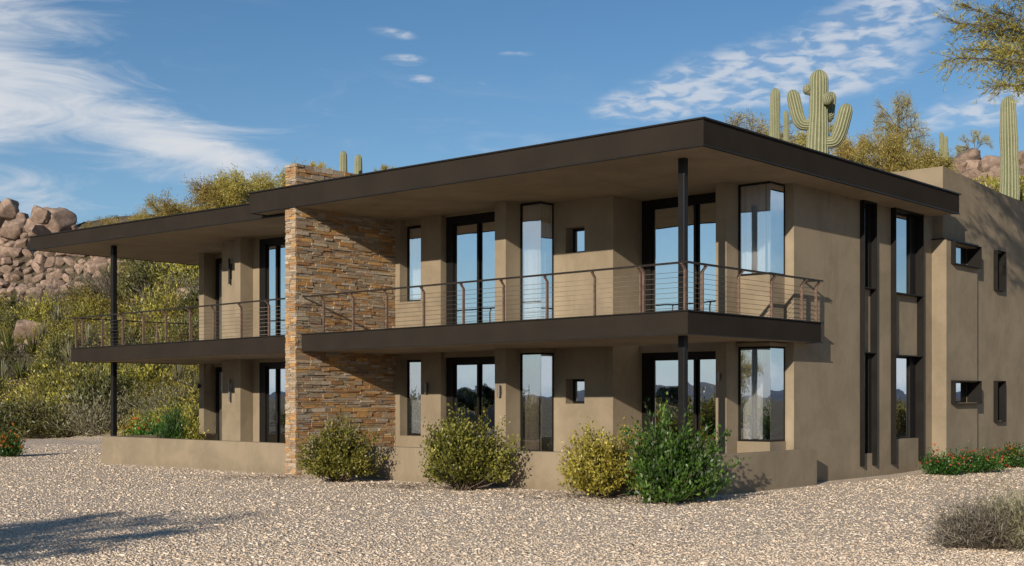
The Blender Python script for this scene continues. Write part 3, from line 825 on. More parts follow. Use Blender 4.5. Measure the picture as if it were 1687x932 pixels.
# ------------------------------------------------------------------ vegetation builders
def arrays_mesh(name, V, Q, mats, mi=None, rnd=None):
    V = np.asarray(V, np.float32).reshape(-1, 3); Q = np.asarray(Q, np.int32).reshape(-1, 4)
    me = bpy.data.meshes.new(name)
    me.vertices.add(len(V)); me.vertices.foreach_set('co', V.ravel())
    me.loops.add(Q.size); me.loops.foreach_set('vertex_index', Q.ravel())
    me.polygons.add(len(Q))
    me.polygons.foreach_set('loop_start', np.arange(0, Q.size, 4, dtype=np.int32))
    me.polygons.foreach_set('loop_total', np.full(len(Q), 4, np.int32))
    if mi is not None: me.polygons.foreach_set('material_index', np.asarray(mi, np.int32))
    if rnd is not None:
        a = me.attributes.new('rnd', 'FLOAT', 'FACE'); a.data.foreach_set('value', np.asarray(rnd, np.float32))
    for m in mats: me.materials.append(m)
    me.update(calc_edges=True)
    return me
def leaves(P_, D, length, width, rng, var=0.35):
    """diamond leaves at points P_ along directions D"""
    n = len(P_)
    D = D / (np.linalg.norm(D, axis=1, keepdims=True) + 1e-9)
    r = rng.normal(size=(n, 3)); S = np.cross(D, r); S /= (np.linalg.norm(S, axis=1, keepdims=True) + 1e-9)
    L = length * (1 + var * rng.uniform(-1, 1, (n, 1))); W = width * (1 + var * rng.uniform(-1, 1, (n, 1)))
    V = np.stack([P_, P_ + D * L * .5 + S * W * .5, P_ + D * L, P_ + D * L * .5 - S * W * .5], 1)
    Q = np.arange(4 * n).reshape(n, 4)
    return V.reshape(-1, 3), Q
def tubes(segs, sides=4):
    """segs: list of (p, q, r0, r1)"""
    V = []; Q = []; k = 0
    for p, q, r0, r1 in segs:
        p = np.asarray(p, float); q = np.asarray(q, float); d = q - p; l = np.linalg.norm(d)
        if l < 1e-6: continue
        d /= l
        a = np.cross(d, (0.31, 0.77, 0.55)); a /= np.linalg.norm(a) + 1e-9; b = np.cross(d, a)
        for i in range(sides):
            t = 2 * math.pi * i / sides; o = a * math.cos(t) + b * math.sin(t)
            V.append(p + o * r0); V.append(q + o * r1)
        for i in range(sides):
            j = (i + 1) % sides; Q.append((k + 2 * i, k + 2 * j, k + 2 * j + 1, k + 2 * i + 1))
        k += 2 * sides
    return np.array(V).reshape(-1, 3), np.array(Q, np.int32).reshape(-1, 4)

def shrub_parts(seed, rad, hgt, twigs, per, ll, lw, flat=1.0, inner=0.35, spread=0.06, up=0.5, bare=0.0, t0=0.45, shoot=0.14, tonev=0.2, amp=1.0, lift=0.15):
    """leaf arrays and stem arrays of one bush"""
    rng = np.random.default_rng(seed)
    n = twigs
    th = rng.uniform(0, 2 * math.pi, n); ct = rng.uniform(0.0, 1.0, n) ** 0.8
    st = np.sqrt(np.maximum(0, 1 - ct * ct * 0.98))
    tone = rng.normal(0, tonev, n)
    lump = 1 + amp * (0.16 * np.sin(th * 3 + seed) * st + 0.12 * np.sin(th * 5 + ct * 7 + seed * 2)) + rng.uniform(-0.24, 0.0, n) + shoot * rng.random(n) ** 3 * 2.2
    lump *= np.where(rng.random(n) < inner, rng.uniform(0.45, 0.9, n), 1.0)
    tip = np.stack([np.cos(th) * st * rad * lump, np.sin(th) * st * rad * lump * flat, lift * hgt + ct * hgt * (1.03 - lift) * lump], 1)
    base = np.stack([rng.normal(0, rad * .10, n), rng.normal(0, rad * .10, n), np.zeros(n)], 1)
    mid = base * .4 + tip * .5 + np.array((0, 0, -0.10 * hgt)) * rng.uniform(0, 1, (n, 1))
    Pn, Dn, Rn = [], [], []
    segs = []
    for i in range(n):
        t = rng.uniform(t0, 1.02, per)[:, None]
        p = (1 - t) ** 2 * base[i] + 2 * t * (1 - t) * mid[i] + t * t * tip[i]
        d = 2 * (1 - t) * (mid[i] - base[i]) + 2 * t * (tip[i] - mid[i])
        d = d / (np.linalg.norm(d, axis=1, keepdims=True) + 1e-9)
        p = p + rng.normal(0, spread, (per, 3)) * (0.4 + t)
        d = d * 0.6 + rng.normal(0, 0.6, (per, 3)) + np.array((0, 0, up))
        Pn.append(p); Dn.append(d)
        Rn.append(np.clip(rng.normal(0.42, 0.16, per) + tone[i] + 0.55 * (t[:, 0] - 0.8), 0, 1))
        if i % 2 == 0:
            k = 0.012 * rad ** .5
            segs += [(base[i], mid[i], k, k * .6), (mid[i], tip[i], k * .6, k * .25)]
    Pn = np.concatenate(Pn); Dn = np.concatenate(Dn); Rn = np.concatenate(Rn)
    ok = Pn[:, 2] > 0.01
    if bare: ok &= rng.random(len(Pn)) > bare
    LV, LQ = leaves(Pn[ok], Dn[ok], ll, lw, rng)
    return LV, LQ, Rn[ok], tubes(segs, 3)
def shrub(name, loc, label, cat, leaf, seed, rad, hgt, twigs, per, ll, lw, stem='bark', group=None, flower=None, **kw):
    o = tag(empty(name, loc), label, cat, group)
    LV, LQ, Rn, (SV, SQ) = shrub_parts(seed, rad, hgt, twigs, per, ll, lw, **kw)
    mats = [LEAF[leaf]]; mi = np.zeros(len(LQ))
    if flower:
        fl, nf, fs, frac = flower
        rng = np.random.default_rng(seed + 99)
        cen = LV.reshape(-1, 4, 3)[:, 2]
        top = cen[np.argsort(-(cen[:, 2] + 0.5 * np.linalg.norm(cen[:, :2], axis=1)))[:int(len(cen) * frac)]]
        c = top[rng.integers(0, len(top), nf)] + rng.normal(0, .015, (nf, 3)) + np.array((0, 0, .02))
        k = 6
        pp = np.repeat(c, k, 0); dd = rng.normal(0, 1, (nf * k, 3)) + np.array((0, -0.4, 0.8))
        V, Q = leaves(pp, dd, fs, fs * .7, rng)
        LQ = np.concatenate([LQ, Q + len(LV)]); LV = np.concatenate([LV, V]); mats.append(LEAF[fl])
        Rn = np.concatenate([Rn, np.clip(np.repeat(rng.uniform(0, 1, nf), k), 0, 1)]); mi = np.concatenate([mi, np.ones(len(Q))])
    link('foliage', arrays_mesh('foliage', LV, LQ, mats, mi, Rn), o)
    link('stem', arrays_mesh('stem', SV, SQ, [M[stem]]), o)
    return o
def bush_mesh(name, leaf, seed, rad, hgt, twigs, per, ll, lw, stem='twig', **kw):
    LV, LQ, Rn, (SV, SQ) = shrub_parts(seed, rad, hgt, twigs, per, ll, lw, **kw)
    V = np.concatenate([LV, SV]); Q = np.concatenate([LQ, SQ + len(LV)])
    mi = np.concatenate([np.zeros(len(LQ)), np.ones(len(SQ))])
    return arrays_mesh(name, V, Q, [LEAF[leaf], M[stem]], mi, np.concatenate([Rn, np.zeros(len(SQ))]))

def tree_arrays(seed, height, spread, levels=4, lean=(0, 0), per=22, ll=0.16, lw=0.035, droop=0.15, r0=0.14, trunk=0.22, fork=3, cl=0.13, sub=14, zmin=0.0):
    """a multi-stemmed desert tree: limb segments and fine leaf sprays"""
    rng = np.random.default_rng(seed)
    segs = []; tips = []
    def grow(p, d, l, r, lev):
        nseg = 3; q = p
        for k in range(nseg):
            d = d + rng.normal(0, 0.16, 3) + np.array((0, 0, 0.05 if lev < 2 else -droop * .35)); d /= np.linalg.norm(d)
            nq = q + d * l / nseg
            segs.append((q, nq, r * (1 - .25 * k / nseg), r * (1 - .25 * (k + 1) / nseg)))
            q = nq
            if lev >= levels - 2: tips.append((q, d, lev))
        if lev >= levels: return
        nb = fork if lev < 2 else 3
        for j in range(nb):
            nd = d + rng.normal(0, 0.55, 3) * np.array((1, 1, .6)) * (1.2 if lev == 0 else 1)
            nd += np.array((q[0], q[1], 0)) / (spread + 1e-6) * 0.35
            nd[2] += 0.12 if lev < 2 else -droop
            nd /= np.linalg.norm(nd)
            grow(q, nd, l * rng.uniform(0.62, 0.82), r * 0.60, lev + 1)
    stems = 2 if fork > 2 else 1
    for s in range(stems):
        a = rng.uniform(0, 6.28)
        d = np.array((math.cos(a) * .35 + lean[0], math.sin(a) * .35 + lean[1], 1.0)); d /= np.linalg.norm(d)
        grow(np.array((rng.normal(0, .1), rng.normal(0, .1), 0.0)), d, height * trunk * 1.45, r0, 0)
    TP = np.array([t[0] for t in tips]); TD = np.array([t[1] for t in tips])
    if zmin:
        ok = TP[:, 2] > zmin * TP[:, 2].max(); TP = TP[ok]; TD = TD[ok]
    n = len(TP)
    # sprays: short fine twigs at each tip, leaves along them
    k = sub
    sp = np.repeat(TP, k, 0) + rng.normal(0, cl * .6, (n * k, 3))
    sd = np.repeat(TD, k, 0) * .6 + rng.normal(0, .7, (n * k, 3)); sd[:, 2] -= droop * .6
    sd /= np.linalg.norm(sd, axis=1, keepdims=True)
    sl = rng.uniform(1.2, 3.4, (n * k, 1)) * cl
    t = rng.uniform(0, 1, (n * k, per // 4 + 1))
    pp = (sp[:, None, :] + sd[:, None, :] * (sl[:, None, :] * t[:, :, None])).reshape(-1, 3)
    dd = np.repeat(sd, t.shape[1], 0) * .8 + rng.normal(0, .5, (len(pp), 3))
    Rn = np.clip(np.repeat(np.repeat(rng.uniform(.15, .85, n), k), t.shape[1]) + rng.normal(0, .15, len(pp)), 0, 1)
    LV, LQ = leaves(pp, dd, ll, lw, rng)
    fine = [(sp[i], sp[i] + sd[i] * sl[i], .006, .002) for i in range(0, n * k, 5)]
    SV, SQ = tubes(segs, 6); FV, FQ = tubes(fine, 3)
    s = height / max(1e-6, LV[:, 2].max())
    return LV * s, LQ, Rn, np.concatenate([SV, FV]) * s, np.concatenate([SQ, FQ + len(SV)])
def tree_proto(leaf, **kw):
    LV, LQ, Rn, SV, SQ = tree_arrays(**kw)
    return arrays_mesh('crown', LV, LQ, [LEAF[leaf]], rnd=Rn), arrays_mesh('trunk', SV, SQ, [M['bark']])
def plant_tree(proto, name, loc, rz, s, label, cat='tree', group=None, sz=None):
    o = tag(empty(name, loc, rz), label, cat, group); o.scale = (s, s, sz or s)
    link('trunk', proto[1], o); link('crown', proto[0], o)
    return o

# saguaro: ribbed body swept along a path, round top
def sweep_ribs(V, Q, A, path, radii, ribs=17, depth=0.14):
    k0 = len(V); n = ribs * 6
    path = [np.asarray(p, float) for p in path]
    up = np.array((0.0, 1.0, 0.0)); prev = None
    for i, (p, r) in enumerate(zip(path, radii)):
        d = path[min(i + 1, len(path) - 1)] - path[max(i - 1, 0)]; d /= np.linalg.norm(d) + 1e-9
        a = (np.cross(d, up) if prev is None else prev - d * prev.dot(d)); a /= np.linalg.norm(a) + 1e-9; prev = a
        b = np.cross(d, a)
        for j in range(n):
            t = 2 * math.pi * j / n; c = abs(math.cos(ribs * t / 2)) ** 0.8
            rr = r * (1 - depth * 1.3 + depth * 1.6 * c) * (1 + 0.05 * noise.noise(Vector((p[0] * 2 + math.cos(t), p[1] * 2 + math.sin(t), p[2] * 1.7))))
            V.append(p + (a * math.cos(t) + b * math.sin(t)) * rr); A.append(c)
    for i in range(len(path) - 1):
        for j in range(n):
            j2 = (j + 1) % n
            Q.append((k0 + i * n + j, k0 + i * n + j2, k0 + (i + 1) * n + j2, k0 + (i + 1) * n + j))
def cap(path, radii, r, tip, dirv, m=9):
    dirv = np.asarray(dirv, float); dirv /= np.linalg.norm(dirv)
    for i in range(1, m + 1):
        t = i / m * math.pi / 2
        path.append(np.asarray(tip, float) + dirv * r * 1.35 * math.sin(t)); radii.append(max(0.012, r * math.cos(t)))
def saguaro(loc, h, r, label, arms=(), lean=(0, 0), ribs=17):
    o = tag(empty('saguaro_cactus', loc), label, 'cactus')
    def piece(name, path, radii, rb):
        V, Q, A = [], [], []
        sweep_ribs(V, Q, A, path, radii, rb)
        me = arrays_mesh(name, V, Q, [M['cactus']])
        at = me.attributes.new('rib', 'FLOAT', 'POINT'); at.data.foreach_set('value', np.asarray(A, np.float32))
        for p in me.polygons: p.use_smooth = True
        link(name, me, o)
    path, radii = [], []
    n = 16
    for i in range(n + 1):
        t = i / n; z = -0.3 + (h - r * 1.15 + 0.3) * t
        wob = 0.10 * r * math.sin(z * 0.9 + h * 3); path.append(np.array((lean[0] * t + wob, lean[1] * t, z))); radii.append(r * (0.86 + 0.20 * math.sin(math.pi * min(1, t * 1.05)) + 0.035 * math.sin(t * 17 + h) + 0.025 * math.sin(t * 41)))
    cap(path, radii, radii[-1], path[-1], (lean[0] * .3, lean[1] * .3, 1))
    piece('trunk', path, radii, ribs)
    for side, z0, out, top, ra, dy in arms:      # side -1 / 1 along the picture, out = reach, top = height of the tip
        path, radii = [], []
        s = r * 0.5 * side
        pts = [np.array((s, dy * .2, z0)), np.array((side * (r + out * .35), dy * .5, z0 + 0.02)), np.array((side * (r + out * .68), dy * .9, z0 + 0.20 * (top - z0) + .05)),
               np.array((side * (r + out * .88), dy, z0 + 0.48 * (top - z0) + .05)), np.array((side * (r + out * 1.06), dy, top - ra))]
        for i in range(len(pts) - 1):
            p0 = pts[max(i - 1, 0)]; p1 = pts[i]; p2 = pts[i + 1]; p3 = pts[min(i + 2, len(pts) - 1)]
            for k in range(5):
                t = k / 5
                path.append(0.5 * (2 * p1 + (p2 - p0) * t + (2 * p0 - 5 * p1 + 4 * p2 - p3) * t * t + (3 * p1 - p0 - 3 * p2 + p3) * t ** 3)); radii.append(ra * (0.78 + 0.22 * min(1, (i * 5 + k) / 8)))
        path.append(pts[-1]); radii.append(ra)
        cap(path, radii, ra, path[-1], path[-1] - path[-3])
        piece('arm', path, radii, 13)
    return o

# boulders
def boulder_mesh(seed):
    rng = random.Random(seed)
    bm = bmesh.new(); bmesh.ops.create_icosphere(bm, subdivisions=4, radius=1.0)
    off = Vector((seed * 3.7, seed * 1.3, seed * 2.1)); pw = rng.uniform(2.4, 3.6)
    cuts = [(Vector((rng.gauss(0, 1), rng.gauss(0, 1), rng.gauss(0, 1))).normalized(), rng.uniform(.55, .88)) for _ in range(9)]
    for v in bm.verts:
        p = v.co.copy(); q = (abs(p.x) ** pw + abs(p.y) ** pw + abs(p.z) ** pw) ** (1 / pw)
        p = p / q
        k = 1 + 0.20 * noise.noise(p * 0.9 + off) + 0.17 * noise.noise(p * 2.1 + off) + 0.06 * noise.noise(p * 5 + off)
        crack = noise.noise(p * 1.3 + off * 2)
        k -= 0.09 * max(0, 1 - abs(crack) * 14)
        p = p * k
        for cn, cd in cuts:
            e = p.dot(cn) - cd
            if e > 0: p = p - cn * e * 0.85
        v.co = p * 1.12
    for f in bm.faces: f.smooth = True
    me = bpy.data.meshes.new('boulder'); bm.to_mesh(me); bm.free(); me.materials.append(M['granite'])
    return me
BOULDERS = [boulder_mesh(i + 1) for i in range(7)]
def boulder(loc, s, seed, label, group=None, sc=(1, 1, 1)):
    rng = random.Random(seed)
    o = link('boulder', BOULDERS[seed % 7]); o.location = loc
    o.rotation_euler = (rng.uniform(-.4, .4), rng.uniform(-.4, .4), rng.uniform(0, 6.28))
    o.scale = (s * sc[0] * rng.uniform(.85, 1.2), s * sc[1] * rng.uniform(.8, 1.15), s * sc[2] * rng.uniform(.65, .9))
    return tag(o, label, 'boulder', group)

# yucca / agave rosettes
def spike_mesh(name, leaf, seed, n, length, width, up=0.5, curve=0.3):
    rng = np.random.default_rng(seed); V = []; Q = []; Rn = []
    for i in range(n):
        a = rng.uniform(0, 6.283); e = rng.uniform(0.12, 1.45) * up + 0.1
        d = np.array((math.cos(a) * math.cos(e), math.sin(a) * math.cos(e), math.sin(e))); s = np.array((-math.sin(a), math.cos(a), 0))
        L = length * rng.uniform(.7, 1.1); w = width; k = len(V)
        for j in range(5):
            t = j / 4; p = d * L * t + np.array((0, 0, -curve * L * t * t * math.cos(e)))
            p[2] = max(p[2], .02)
            ww = w * (0.6 + 0.8 * t) * (1 - t) * 1.3 + 0.003
            V.append(p - s * ww); V.append(p + s * ww)
        for j in range(4):
            Q.append((k + 2 * j, k + 2 * j + 1, k + 2 * j + 3, k + 2 * j + 2)); Rn.append(rng.uniform(.2, .8))
    return arrays_mesh(name, V, Q, [LEAF[leaf]], rnd=Rn)

# ------------------------------------------------------------------ shrubs in front of the house
def at_ground(px, py):
    y = EYE * 2139.0 / (py - 655); return (P(px, y), y, 0.0)
def near_plants():
    def before(px, v):
        a, y = (px - 843.5) / 2139.0, (v + OX * DB.x + OY * DB.y) / ((px - 843.5) / 2139.0 * DB.x + DB.y)
        return (a * y, y, 0.0)
    l = before(560, -0.98)
    shrub('shrub', l, 'rounded olive shrub at the foot of the stone wall', 'shrub', 'olive', 3, 0.74, 1.10, 330, 44, 0.062, 0.036, spread=0.032, t0=.62, amp=1.7, lift=.20, inner=.28)
    l = before(766, -1.05)
    shrub('shrub', l, 'wide spreading olive shrub below the first tall glass door right of the stone wall', 'shrub', 'olive', 8, 0.86, 1.28, 380, 44, 0.062, 0.036, spread=0.034, t0=.62, shoot=.10, amp=1.6, lift=.20, inner=.28)
    l = before(990, -0.85)
    shrub('shrub', l, 'golden olive shrub leaning against the bright green shrub', 'shrub', 'gold', 14, 0.74, 1.08, 330, 44, 0.056, 0.032, spread=0.032, t0=.62, amp=1.7, lift=.20, inner=.28)
    l = before(1108, -0.95)
    shrub('shrub', l, 'bright green leafy shrub at the corner of the patio wall, tallest of the row', 'shrub', 'green', 21, 0.70, 1.13, 270, 44, 0.08, 0.038, spread=0.035, up=0.8, t0=.5, shoot=.28, amp=1.8, lift=.10)
    x, y = uvw(0.75, 1.5)
    shrub('shrub', (x, y, 0), 'thin twiggy plant poking over the patio wall below the corner window', 'plant', 'sage', 33, 0.42, 0.92, 26, 22, 0.06, 0.022, inner=.1, spread=.03)
    # foreground right
    y = 15.3
    shrub('brush', (P(1612, y), y - .1, 0), 'dry grey twiggy brush at the lower right on the gravel', 'shrub', 'dry', 41, 0.62, 0.42, 300, 34, 0.10, 0.008, stem='twig', spread=.06, up=.25, shoot=.3)
    shrub('brush', (P(1700, y), y - .3, 0), 'grey green needly brush at the right edge, beside the dry grey one', 'shrub', 'sage', 45, 0.66, 0.58, 380, 40, 0.10, 0.010, stem='twig', spread=.05, up=.7, shoot=.3)
    # red flowers along the side wall
    for px, py, seed, rad, h, lab, fl in ((1556, 782, 51, 0.50, 0.44, 'low green plant with red flowers below the lower hooded window', 'red'),
                                     (1612, 778, 53, 0.58, 0.50, 'low green plant with red flowers, middle one of the bed along the side wall', 'red'),
                                     (1668, 770, 57, 0.52, 0.52, 'low green plant with orange flowers at the right end of the side bed', 'orange')):
        shrub('flowering_plant', at_ground(px, py), lab, 'flowers', 'green', seed, rad, h, 150, 26, 0.06, 0.03, flower=(fl, 38, 0.045, .25), spread=.05)
    l = at_ground(10, 752)
    shrub('flowering_plant', l, 'bush covered in orange flowers at the left edge of the gravel', 'flowers', 'green', 61, 0.52, 0.62, 170, 26, 0.08, 0.03, flower=('orange', 130, 0.06, .6), spread=.06)
    # planting on the left patio
    x, y, z = before(284, 2.0)
    shrub('shrub', (x, y, 0), 'dense dark green needly plant behind the left patio wall, right of the red flowers', 'plant', 'green', 70, 0.50, 1.40, 220, 40, 0.13, 0.014, up=1.1, spread=.03)
    x, y, z = before(246, 2.2)
    shrub('flowering_plant', (x, y, 0), 'dark leafy plant with red flowers behind the left patio wall', 'flowers', 'green', 71, 0.60, 1.15, 160, 26, 0.09, 0.04, flower=('red', 34, 0.06, .3))
    x, y, z = before(216, 2.6)
    shrub('shrub', (x, y, 0), 'yellow green bush left of the red flowering plant, near the thin left post', 'shrub', 'gold', 73, 0.62, 1.2, 160, 26, 0.09, 0.03)
    x, y, z = before(312, 2.4)
    shrub('shrub', (x, y, 0), 'small pale green bush behind the left patio wall, nearest the house end', 'shrub', 'scrub', 74, 0.45, 1.05, 130, 26, 0.08, 0.03)
    x, y = uvw(21.6, 7.2)
    shrub('shrub', (x, y, 0.0), 'tall pale green bush growing beside the left wing of the house', 'shrub', 'scrub', 75, 1.3, 3.3, 330, 30, 0.13, 0.04, up=.7)
near_plants()

# ------------------------------------------------------------------ cacti and trees behind the house
def skyline():
    def at(px, y): 
        x = P(px, y); return (x, y, terrain(x, y))
    def top(py, y): return EYE + (655 - py) / 2139.0 * y
    def sag(px, pyt, y, wpx, label, arms=(), lean=(0, 0), ribs=17):
        l = at(px, y); h = top(pyt, y) - l[2]; r = wpx / 2139.0 * y / 2 / 1.03
        g = y / 2139.0
        A = [(s, (top(pz, y) - l[2]), o * g, top(pt, y) - l[2], ra * g / 2, dy) for s, pz, o, pt, ra, dy in arms]
        saguaro(l, h, r, label, A, lean, ribs)
    sag(1347, 115, 44.0, 36, 'large saguaro cactus with five arms rising behind the roof',
        [(-1, 205, 20, 150, 21, 0.1), (1, 235, 24, 176, 23, -0.2), (1, 192, 8, 150, 17, 0.35), (1, 172, -6, 160, 15, -0.42), (-1, 152, 2, 141, 12, -0.1)])
    sag(1277, 145, 47.0, 19, 'tall armless saguaro cactus left of the many-armed one')
    sag(1295, 182, 45.0, 11, 'thin short saguaro cactus between the two tall ones behind the roof', ribs=12)
    sag(1662, 158, 44.0, 29, 'straight single saguaro cactus behind the parapet at the right edge')
    sag(1558, 224, 60.0, 8, 'small thin saguaro cactus with one short arm beside the boulders', [(-1, 262, 2, 218, 7, .1)], ribs=11)
    sag(565, 248, 66.0, 15, 'left one of two short saguaro tops poking over the roof near the chimney', ribs=13)
    sag(591, 254, 68.0, 15, 'right one of two short saguaro tops poking over the roof near the chimney', ribs=13)
    PV = [tree_proto('paloverde', seed=s, height=6.0, spread=3.0, levels=4, per=24, ll=0.11, lw=0.028, r0=.10, sub=8, cl=.17) for s in (4, 9, 23)]
    SP = tree_proto('paloverde', seed=31, height=6.0, spread=3.0, levels=4, per=8, ll=0.11, lw=0.02, r0=.11, sub=8)
    def tr(px, pyt, y, label, p, rz, extra=1.0, name='palo_verde_tree'):
        l = at(px, y); h = max(2.0, top(pyt, y) - l[2]); plant_tree(p, name, l, rz, h / 6.0 * extra, label, sz=h / 6.0)
    tr(430, 252, 76, 'tall golden palo verde tree just left of the chimney', PV[0], 0.4)
    tr(372, 280, 76, 'round golden palo verde tree above the step between the two roofs', PV[1], 2.2)
    tr(290, 318, 80, 'palo verde tree low above the left roof, left of the round golden one', PV[2], 1.0)
    tr(175, 352, 86, 'sparse twiggy tree just showing over the far left roof', SP, 0.3, 1.2, 'desert_tree')
    tr(520, 262, 84, 'palo verde tree whose tips show behind the stone chimney', PV[1], 4.0)
    tr(1232, 172, 58, 'sparse olive tree behind the left saguaro cacti', SP, 1.3, 1.0, 'desert_tree')
    tr(1322, 190, 60, 'sparse tree behind the many-armed saguaro', PV[2], 3.3, 1.0)
    tr(1476, 146, 58, 'tall sparse twiggy tree right of the many-armed saguaro', SP, 5.1, 0.62, 'desert_tree')
    tr(1478, 205, 50, 'dense yellow green palo verde tree in front of the tall sparse tree', PV[0], 3.0, 0.72)
    tr(1420, 205, 54, 'palo verde tree between the many-armed saguaro and the dense palo verde', PV[1], 0.9, 0.75)
    tr(1440, 236, 47, 'low palo verde tree close behind the parapet', PV[2], 5.6, 0.7)
    tr(1610, 236, 66, 'small bare twiggy tree among the boulders behind the parapet', SP, 2.9, .8, 'desert_tree')
    tr(640, 268, 80, 'palo verde tree low behind the roof right of the saguaro tops', PV[1], 2.9)
    # overhanging tree at the upper right, its trunk outside the picture
    rng = np.random.default_rng(63)
    root = np.array((15.8, 27.5, 0.0)); TY = 26.5
    tg = lambda px, py, y: np.array((P(px, y), y, EYE + (655 - py) / 2139.0 * y))
    segs = [(root, root + (-.2, 0, 3.5), .17, .14), (root + (-.2, 0, 3.5), root + (-.6, -.2, 6.6), .14, .11)]
    hub = root + (-.6, -.2, 6.6)
    LP, LD, LR = [], [], []
    ends = [(1572, 38), (1590, 8), (1566, 96), (1596, 82), (1632, 142), (1652, 112), (1692, 140), (1618, 52), (1604, -40), (1650, 20), (1680, 62), (1690, -10), (1730, 40), (1640, -60), (1640, 84), (1700, 100), (1760, -40), (1800, 60), (1850, -20), (1740, -110), (1830, -120), (1900, 60)]
    for i, (px, py) in enumerate(ends):
        y = TY + rng.uniform(-.9, .9); e = tg(px, py, y); lift = rng.uniform(.5, 1.3)
        m1 = hub * .62 + e * .38 + np.array((0, 0, lift)); m2 = hub * .25 + e * .75 + np.array((0, 0, lift * .55))
        pts = [hub, m1, m2, e]; n = 12; pl = []
        for k in range(n + 1):
            t = k / n; pl.append((1 - t) ** 3 * pts[0] + 3 * t * (1 - t) ** 2 * pts[1] + 3 * t * t * (1 - t) * pts[2] + t ** 3 * pts[3])
        for k in range(n): segs.append((pl[k], pl[k + 1], .055 * (1 - k / n) + .006, .055 * (1 - (k + 1) / n) + .006))
        tone = rng.uniform(.3, .7)
        for k in range(5, n + 1):
            for q in range(19):
                d = (pl[k] - pl[k - 1]); d = d / np.linalg.norm(d) * .8 + rng.normal(0, .55, 3) + np.array((-.1, 0, -.12)); d /= np.linalg.norm(d)
                p0 = pl[k - 1] + (pl[k] - pl[k - 1]) * rng.random(); L = rng.uniform(.2, .62)
                segs.append((p0, p0 + d * L + (0, 0, -.05), .004, .0015))
                for w in range(14):
                    t = rng.random(); LP.append(p0 + d * L * t + (0, 0, -.05 * t * t) + rng.normal(0, .012, 3)); LD.append(d * .8 + rng.normal(0, .45, 3)); LR.append(np.clip(tone + rng.normal(0, .2), 0, 1))
    V, Q = leaves(np.array(LP) - root, np.array(LD), .11, .016, rng)
    SV, SQ = tubes([(p - root, q - root, a_, b_) for p, q, a_, b_ in segs], 5)
    o = tag(empty('palo_verde_tree', tuple(root)), 'palo verde tree whose yellow branches hang in from the upper right corner', 'tree')
    link('crown', arrays_mesh('crown', V, Q, [LEAF['paloverde']], rnd=np.array(LR)), o); link('trunk', arrays_mesh('trunk', SV, SQ, [M['bark']]), o)
    # tree behind and left of the camera whose shade falls on the gravel
    plant_tree(PV[0], 'palo_verde_tree', (-9.9, 6.7, 0), 1.0, 0.74, 'palo verde tree left of the viewpoint shading the gravel')
    return PV, SP
PV, SP = skyline()

